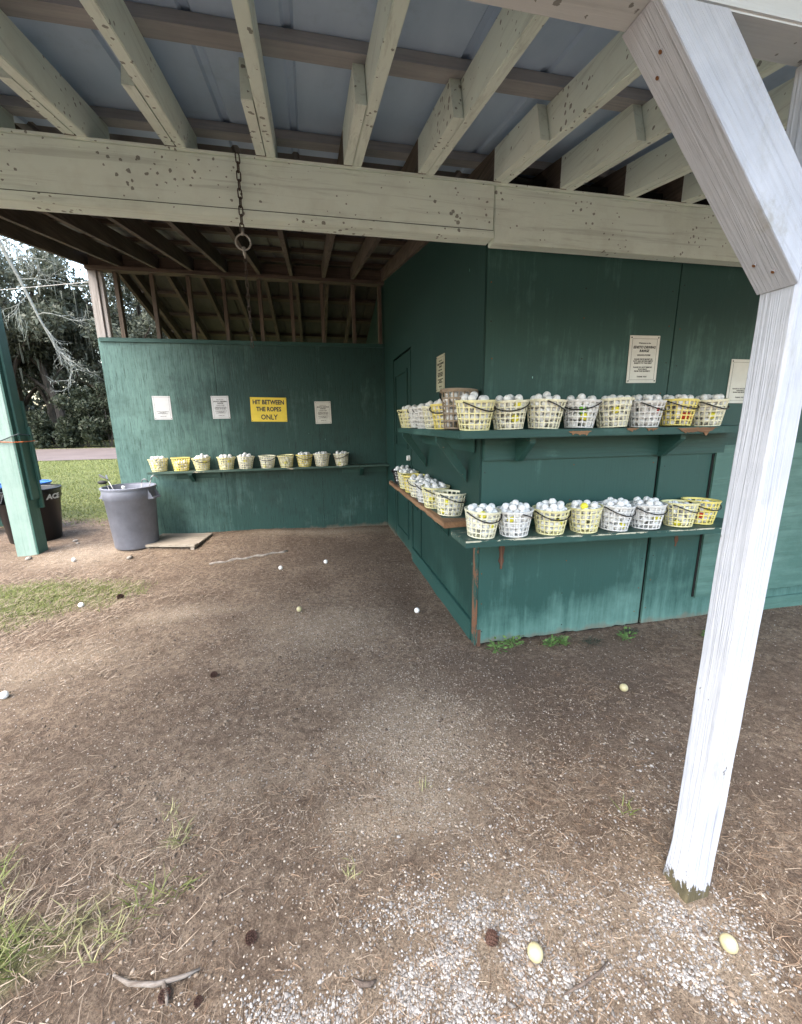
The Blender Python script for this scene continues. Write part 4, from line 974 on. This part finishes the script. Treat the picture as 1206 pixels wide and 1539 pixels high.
b.build('dead_limb', M['lichen'], lo, off=(0,0,0))
rn = np.random.default_rng(8); tp = np.array([list(t) for t in tips]); sel = rn.choice(len(tp), 900, replace=len(tp) < 900); P = tp[sel] + rn.normal(size=(900,3))*.015
left = (P[:,0] < 3.75); L = np.where(left, rn.uniform(.04, .26, 900), rn.uniform(.01, .06, 900)); w = rn.uniform(.002, .006, 900); a = rn.uniform(0, 6.28, 900); dx, dy = np.cos(a)*w, np.sin(a)*w
sw_ = rn.normal(size=(900,2))*.03
V = np.stack([P + np.stack([-dx,-dy,0*L],1), P + np.stack([dx,dy,0*L],1), P + np.stack([dx*.3+sw_[:,0],dy*.3+sw_[:,1],-L],1), P + np.stack([-dx*.3+sw_[:,0],-dy*.3+sw_[:,1],-L],1)], 1).reshape(-1,3)
tag(npmesh('hanging_moss', V, np.arange(len(V)).reshape(-1,4), M['moss'], lo), kind='stuff')
b = MB(); b.tube([(-9, 8.0, 3.25), (-6, 7.2, 3.05), (LX - .01, BY + .02, 3.02)], .004, 5); tag(b.build('overhead_wire', M['ringm']), 'thin grey wire strung from the trees to the wall corner', 'wire')

# ------------------------------------------------------------------ litter on the ground: gravel, straw, grass, weeds
def free(x, y):   # not inside something standing there
    return not ((x > KX - .03 and y > KY - .01) or (PX-.02 < x < PX+PA+.02 and PY-.02 < y < PY+PA+.02))
ico = bmesh.new(); bmesh.ops.create_icosphere(ico, subdivisions=2, radius=1); IV2 = np.array([v.co for v in ico.verts]); IF2 = np.array([[v.index for v in f.verts] for f in ico.faces]); ico.free()
ico = bmesh.new(); bmesh.ops.create_icosphere(ico, subdivisions=1, radius=1); IV1 = np.array([v.co for v in ico.verts]); IF1 = np.array([[v.index for v in f.verts] for f in ico.faces]); ico.free()
def pebbles(name, pts, smin, smax, IV, IF, mat, label, cat, seed, smooth=True):
    r = np.random.default_rng(seed); Vs = []; Fs = []
    for i, (x, y) in enumerate(pts):
        s = r.uniform(smin, smax)*(1 + .7*(r.random() < .08)); sc = s*np.array([r.uniform(.8,1.5), r.uniform(.7,1.1), r.uniform(.45,.75)]); a = r.uniform(0, 6.28); c, s_ = math.cos(a), math.sin(a)
        v = IV*sc*(1 + .14*r.normal(size=(len(IV),1))*.7); v = v @ np.array([[c, s_, 0], [-s_, c, 0], [0, 0, 1]])
        Vs.append(v + np.array([x, y, ground_z(x, y) + sc[2]*(.2 + .3*r.random())])); Fs.append(IF + i*len(IV))
    o = npmesh(name, np.concatenate(Vs), np.concatenate(Fs), mat, smooth=smooth); return tag(o, label, cat, kind='stuff')
pr = random.Random(77)
def blob_pts(lst):
    out = []
    for cx, cy, rx, ry, n in lst:
        for _ in range(n):
            x, y = pr.gauss(cx, rx*.6), pr.gauss(cy, ry*.6)
            if free(x, y) and mnoise.noise((x*9, y*9, 4)) + .6*mnoise.noise((x*23, y*23, 8)) > -.45 + .75*pr.random(): out.append((x, y))
    return out
pebbles('white_gravel', blob_pts([(.36, .79, .30, .17, 6800), (.42, .66, .26, .10, 3800), (.05, .74, .26, .09, 3200), (-.25, .78, .25, .06, 900), (1.00, .69, .15, .13, 2600), (.95, .60, .22, .08, 1100), (.6, .9, .6, .35, 1800), (1.3, 1.2, .25, .3, 260)]), .0015, .0035, IV2, IF2, M['gravel_w'], 'white pebbles scattered over the dirt in the foreground', 'pebbles', 1)
gp = blob_pts([(.42, 1.60, .38, .34, 5200), (.05, 2.75, .6, .45, 4000), (-.3, 1.9, 1.2, .9, 5000), (.6, 1.2, 1.1, .6, 4000), (.55, 2.2, .4, .5, 1500), (.25, 1.2, .5, .3, 1500), (.4, .8, .8, .3, 2600), (-.6, 2.4, .8, .7, 1400), (1.3, 1.4, .7, .5, 1800), (-.6, 1.3, .8, .4, 900), (0, 3.8, 1.2, .6, 700)])
pebbles('grit', gp, .0014, .0036, IV1, IF1, [M['gravel_b']], 'fine crushed stone and grit strewn over the dirt yard', 'grit', 2)

crumb = [(pr.gauss(.1, 1.1), pr.uniform(.5, 4.2)) for _ in range(13000)]
crumb = [p for p in crumb if free(*p) and -2.8 < p[0] < 2.6 and pr.random() < .35 + 1.2*mnoise.noise((p[0]*2.2, p[1]*2.2, 31))]
pebbles('soil_crumbs', crumb, .0022, .0062, IV1, IF1, M['soil'], 'small dark crumbs of soil loose on the dirt', 'soil crumbs', 12)
def blades(name, pts, lmin, lmax, wid, lie, mat, label, cat, seed, curl=.3, tagit=True, parent=None, face=None):
    """thin bent strips: lie 0 = standing, 1 = flat on the ground"""
    r = np.random.default_rng(seed); n = len(pts); P = np.array([(x, y, ground_z(x, y)) for x, y in pts]); a = r.uniform(0, 6.28, n)
    L = r.uniform(lmin, lmax, n)*r.uniform(.6, 1.0, n); el = (1-lie)*r.uniform(.7, 1.45, n) + lie*r.uniform(0, .22, n)
    h = np.stack([np.cos(a), np.sin(a)], 1); V = np.zeros((n, 6, 3)); w = wid*r.uniform(.6, 1.3, n)
    turn = r.normal(size=n)*curl
    pos = P.copy(); pos[:, 2] += .002 if lie > .5 else -.002
    for k in range(3):
        hd = np.stack([np.cos(a + turn*k), np.sin(a + turn*k)], 1); sd_ = np.stack([-hd[:,1], hd[:,0], 0*a], 1)
        ww = w*(1, .8, .15)[k]
        V[:, k*2] = pos - sd_*ww[:, None]; V[:, k*2+1] = pos + sd_*ww[:, None]
        if lie > .5: V[:, k*2+1, 2] += ww*.9
        e2 = el*(1 - .35*k*(1 if lie < .5 else 0))
        pos = pos + np.concatenate([hd*(np.cos(e2)*L/2)[:, None], (np.sin(e2)*L/2)[:, None]], 1)
    idx = np.arange(n)*6; F = np.concatenate([np.stack([idx, idx+1, idx+3, idx+2], 1), np.stack([idx+2, idx+3, idx+5, idx+4], 1)])
    o = npmesh(name, V.reshape(-1, 3), F, mat, parent)
    return tag(o, label, cat, kind='stuff') if tagit else o
def scatter(n, x0, x1, y0, y1, fld):
    out = []
    while len(out) < n:
        x, y = pr.uniform(x0, x1), pr.uniform(y0, y1)
        if free(x, y) and pr.random() < fld(x, y): out.append((x, y))
    return out
strawd = lambda x, y: max(.03, min(1, .28 + 1.1*mnoise.noise((x*1.9, y*1.9, 6)) + .7*mnoise.noise((x*6, y*6, 16)) + .55*math.exp(-(((x-1.05)/.5)**2 + ((y-1.05)/.35)**2)) + .5*math.exp(-(((x+.5)/.8)**2 + ((y-1.2)/.5)**2)) - .9*math.exp(-(((x-.42)/.3)**2 + ((y-1.65)/.35)**2)) - .6*math.exp(-((x/1.0)**2 + ((y-3.6)/.9)**2))))
blades('pine_straw', scatter(8000, -1.6, 2.2, .45, 2.3, strawd), .02, .075, .0007, 1, M['straw'], 'dry tan pine needles and grass litter over the foreground dirt', 'straw', 3, .45)
blades('dead_needles', scatter(17000, -2.6, 2.6, .45, 3.2, strawd), .015, .06, .0009, 1, M['straw_dark'], 'dark brown dead needles matted into the dirt', 'needles', 4, .5)
blades('dry_grass', scatter(8000, -3.6, -.9, 2.4, 5.2, lambda x, y: max(.03, min(1, .7*math.exp(-(((x+2.4)/.9)**2 + ((y-3.6)/.9)**2)) + .3*mnoise.noise((x*3, y*3, 2))))), .03, .09, .0018, .8, M['straw'], 'yellowed dry grass around the thin lawn patch', 'dry grass', 5, .4)
blades('thin_grass', scatter(16000, -3.8, -1.3, 2.9, 4.6, lambda x, y: max(0, min(1, patch_fields(x, y)[1] - .25))),   .02, .055, .0018, .35, M['grassblade'], 'thin green grass patch at the left edge of the dirt', 'grass', 6, .3)
lawn_pts = scatter(60000, -14, -1.5, 6.2, 19.4, lambda x, y: (1 if abs(x/y + .47) < .24 else .06)*sstep(6.3, 7.8, y + .22*(x+3.9))*(1.25 - y/22))
blades('lawn', lawn_pts, .05, .12, .0055, .3, M['grassblade'], 'sunlit green lawn between the yard and the road', 'lawn', 7, .3)
# foreground tufts of coarse grass: countable clumps
for i, (x, y, n, L, sp) in enumerate(((-1.12, 1.30, 34, .15, .06), (-1.16, 1.16, 30, .16, .06), (-1.02, 1.16, 40, .17, .07), (-.93, 1.08, 36, .17, .06), (-.80, 1.10, 30, .14, .07), (-.68, 1.05, 26, .13, .05), (-.60, 1.13, 22, .12, .05), (-.98, 1.02, 30, .16, .06), (-.56, 1.30, 22, .12, .04), (-.50, 1.14, 16, .10, .04), (.035, 1.07, 12, .07, .03), (.36, 1.33, 8, .06, .03), (1.08, 1.06, 9, .09, .03), (-.62,1.44,10,.08,.04))):
    r = random.Random(i); pts = [(x + r.gauss(0, sp*.5), y + r.gauss(0, sp*.5)) for _ in range(n)]
    o = blades('grass_tuft', pts + pts[:n//4], L*.4, L*.95, .0017, .45 if i % 2 else .38, M['grassyoung'] if i % 3 else M['grassblade'], None, None, 60 + i, .35, tagit=False)
    tag(o, 'coarse pale green grass tuft in the foreground at lower left' if x < -.4 else ('small grass tuft on dirt in the middle foreground' if x < .5 else 'small bright green grass tuft beside the white post'), 'grass tuft', 'grass tufts in the foreground')
blades('dry_tuft_litter', [(pr.gauss(-.95, .22), pr.gauss(1.12, .10)) for _ in range(520)], .04, .10, .0010, .75, M['straw'], 'bleached dry grass lying between the foreground tufts', 'dry grass', 31, .3)
# weeds along the booth foot
for i, (x, y, s, m, lab) in enumerate(((1.075, 2.20, .055, 'weed', 'bright green leafy weed nearest the booth corner'), (1.20, 2.225, .055, 'weed', 'green leafy weed, second from the booth corner'), (1.435, 2.17, .045, 'weed', 'small green weed at the middle of the booth front'), (1.525, 2.18, .045, 'weed', 'small green weed just left of the dark moss clump'), (1.975, 2.13, .055, 'weed', 'pale green weed under the dark seam of the booth front'), (1.70, 2.13, .07, 'weed_dark', 'dark moss clump on soil at the booth foot'), (2.06, 2.20, .05, 'weed_dark', 'dark mossy debris right of the pale green weed'), (2.55, 2.03, .05, 'weed', 'sparse weed on dirt right of the booth seam'))):
    r = np.random.default_rng(200 + i); n = 60 if m == 'weed' else 150; t = thing('weed', lab, 'weed', (x, y, ground_z(x, y)))
    a = r.uniform(0, 6.28, n); d = r.random(n)**.6*s; P = np.stack([np.cos(a)*d*1.2, np.sin(a)*d*.8, r.random(n)*s*(1.25 if m == 'weed' else .35) + .003], 1)
    hd = np.stack([np.cos(a), np.sin(a), r.uniform(-.1, .5, n)], 1); sd_ = np.stack([-np.sin(a), np.cos(a), r.normal(size=n)*.3], 1); l = (.015 if m == 'weed' else .007)*r.uniform(.6, 1.3, n)[:, None]
    V = np.stack([P - hd*l, P + sd_*l*.42, P + hd*l, P - sd_*l*.42], 1).reshape(-1, 3); npmesh('leaves', V, np.arange(n*4).reshape(-1, 4), M[m], t)
    b = MB()
    for k in range(8): q = P[k]; b.tube([(0, 0, -.005), (q[0]*.5, q[1]*.5, q[2]*.6), q], .0012, 4)
    b.build('stems', M['weed'] if m == 'weed' else M['weed_dark'], t, off=(0,0,0))
# pine cones, sticks, bark, stones
def cone(x, y, s, rot, label, flat=False):
    t = MB(); n = 70
    for i in range(n):
        f = i/n; z = (f - .5)*2.2; r_ = math.sin(math.pi*(f*.86 + .08))*.75; a = i*2.39996
        c = Vector((r_*math.cos(a), r_*math.sin(a), z)); o_ = Vector((math.cos(a), math.sin(a), .45)).normalized(); sd_ = Vector((-math.sin(a), math.cos(a), 0)); w = .28*(.4 + math.sin(math.pi*f))
        t.add([c - sd_*w, c + sd_*w, c + o_*.5 + sd_*w*.6, c + o_*.5 - sd_*w*.6, c + Vector((0,0,.12)), c + o_*.5 + Vector((0,0,.14))], [(0,1,2,3), (0,3,5,4), (1,4,5,2), (2,5,3), (0,4,1)])
    t.tube([(0,0,-1.1), (0,0,0), (0,0,1.05)], [.3, .5, .1], 8)
    o = t.build('pine_cone', M['cone'], None, off=(0,0,0)); o.location = (x, y, ground_z(x, y) + s*.6); o.scale = (s, s, s); o.rotation_euler = (R(85), 0, rot); return tag(o, label, 'pine cone')
cone(-.661, 2.329, .017, .6, 'small dark pine cone on dirt left of the pale gravel area')
cone(-1.716, 3.701, .022, 1.3, 'pine cone lying sideways at the edge of the grass patch')
cone(.409, .80, .016, 2.0, 'brown pine cone on the white pebbles')
cone(-.462, .875, .013, .3, 'dark red pine cone lying across the pale stick')
cone(-.375, .845, .009, .9, 'small grey pine cone below the pale stick')
cone(-.262, .955, .014, .9, 'small reddish pine cone in dry grass above the pebbles')
random.seed(3)
b = MB(); b.tube([(-.61, .945, .008), (-.56, .915, .010), (-.49, .897, .012), (-.42, .90, .010), (-.385, .91, .007)], [.003, .006, .0065, .005, .003], 8)
b.tube([(-.47, .897, .012), (-.455, .87, .012), (-.448, .85, .008)], [.006, .005, .003], 6)
tag(b.build('stick', M['stick'], smooth=True), 'pale lichen-covered forked stick on the ground at bottom left', 'stick')
b = MB(); b.tube([(.018, .800, .008), (.035, .783, .012), (.06, .778, .010), (.078, .786, .006)], [.003, .007, .006, .002], 7); tag(b.build('bark_chip', M['bark'], smooth=True), 'dark curved bark chip lying on the white pebbles', 'bark')
b = MB(); b.tube([(.545, .655, .006), (.60, .66, .011), (.66, .672, .010), (.70, .69, .005)], [.002, .004, .0035, .0015], 7); tag(b.build('stick', M['bark'], smooth=True), 'brown twig on pebbles at the bottom edge right of centre', 'stick')
def stone(x, y, s, label, seed, name='stone', mat='stone'):
    r = np.random.default_rng(seed); v = IV2*np.array([1.5, 1.0, .7])*s*(1 + .16*r.normal(size=(len(IV2), 1)))
    o = npmesh(name, v, IF2, M[mat]); o.location = (x, y, ground_z(x, y) + s*.3); o.rotation_euler = (0, 0, r.uniform(0, 6)); return tag(o, label, 'stone')
stone(-2.06, 4.80, .028, 'grey broken stone before the grey trash can', 1); stone(-3.12, 4.98, .028, 'flat brown stone before the pale green post', 2); stone(-2.95, 5.55, .026, 'small stone on dirt right of the black trash can', 3); stone(-2.86, 5.42, .018, 'pebble-sized stone between the black and grey cans', 4)
rt = MB(); pts = []
for i in range(16):
    f = i/15; x = -1.16 + .78*f; y = 4.43 + .24*f + .02*math.sin(i*1.7); pts.append((x, y, ground_z(x, y) + .004))
rt.tube(pts, [.006 + .012*abs(math.sin(i*1.9 + .6)) for i in range(16)], 7); tag(rt.build('root', M['stone'], smooth=True), 'knobbly exposed root crossing the dirt below the yellow sign', 'root')
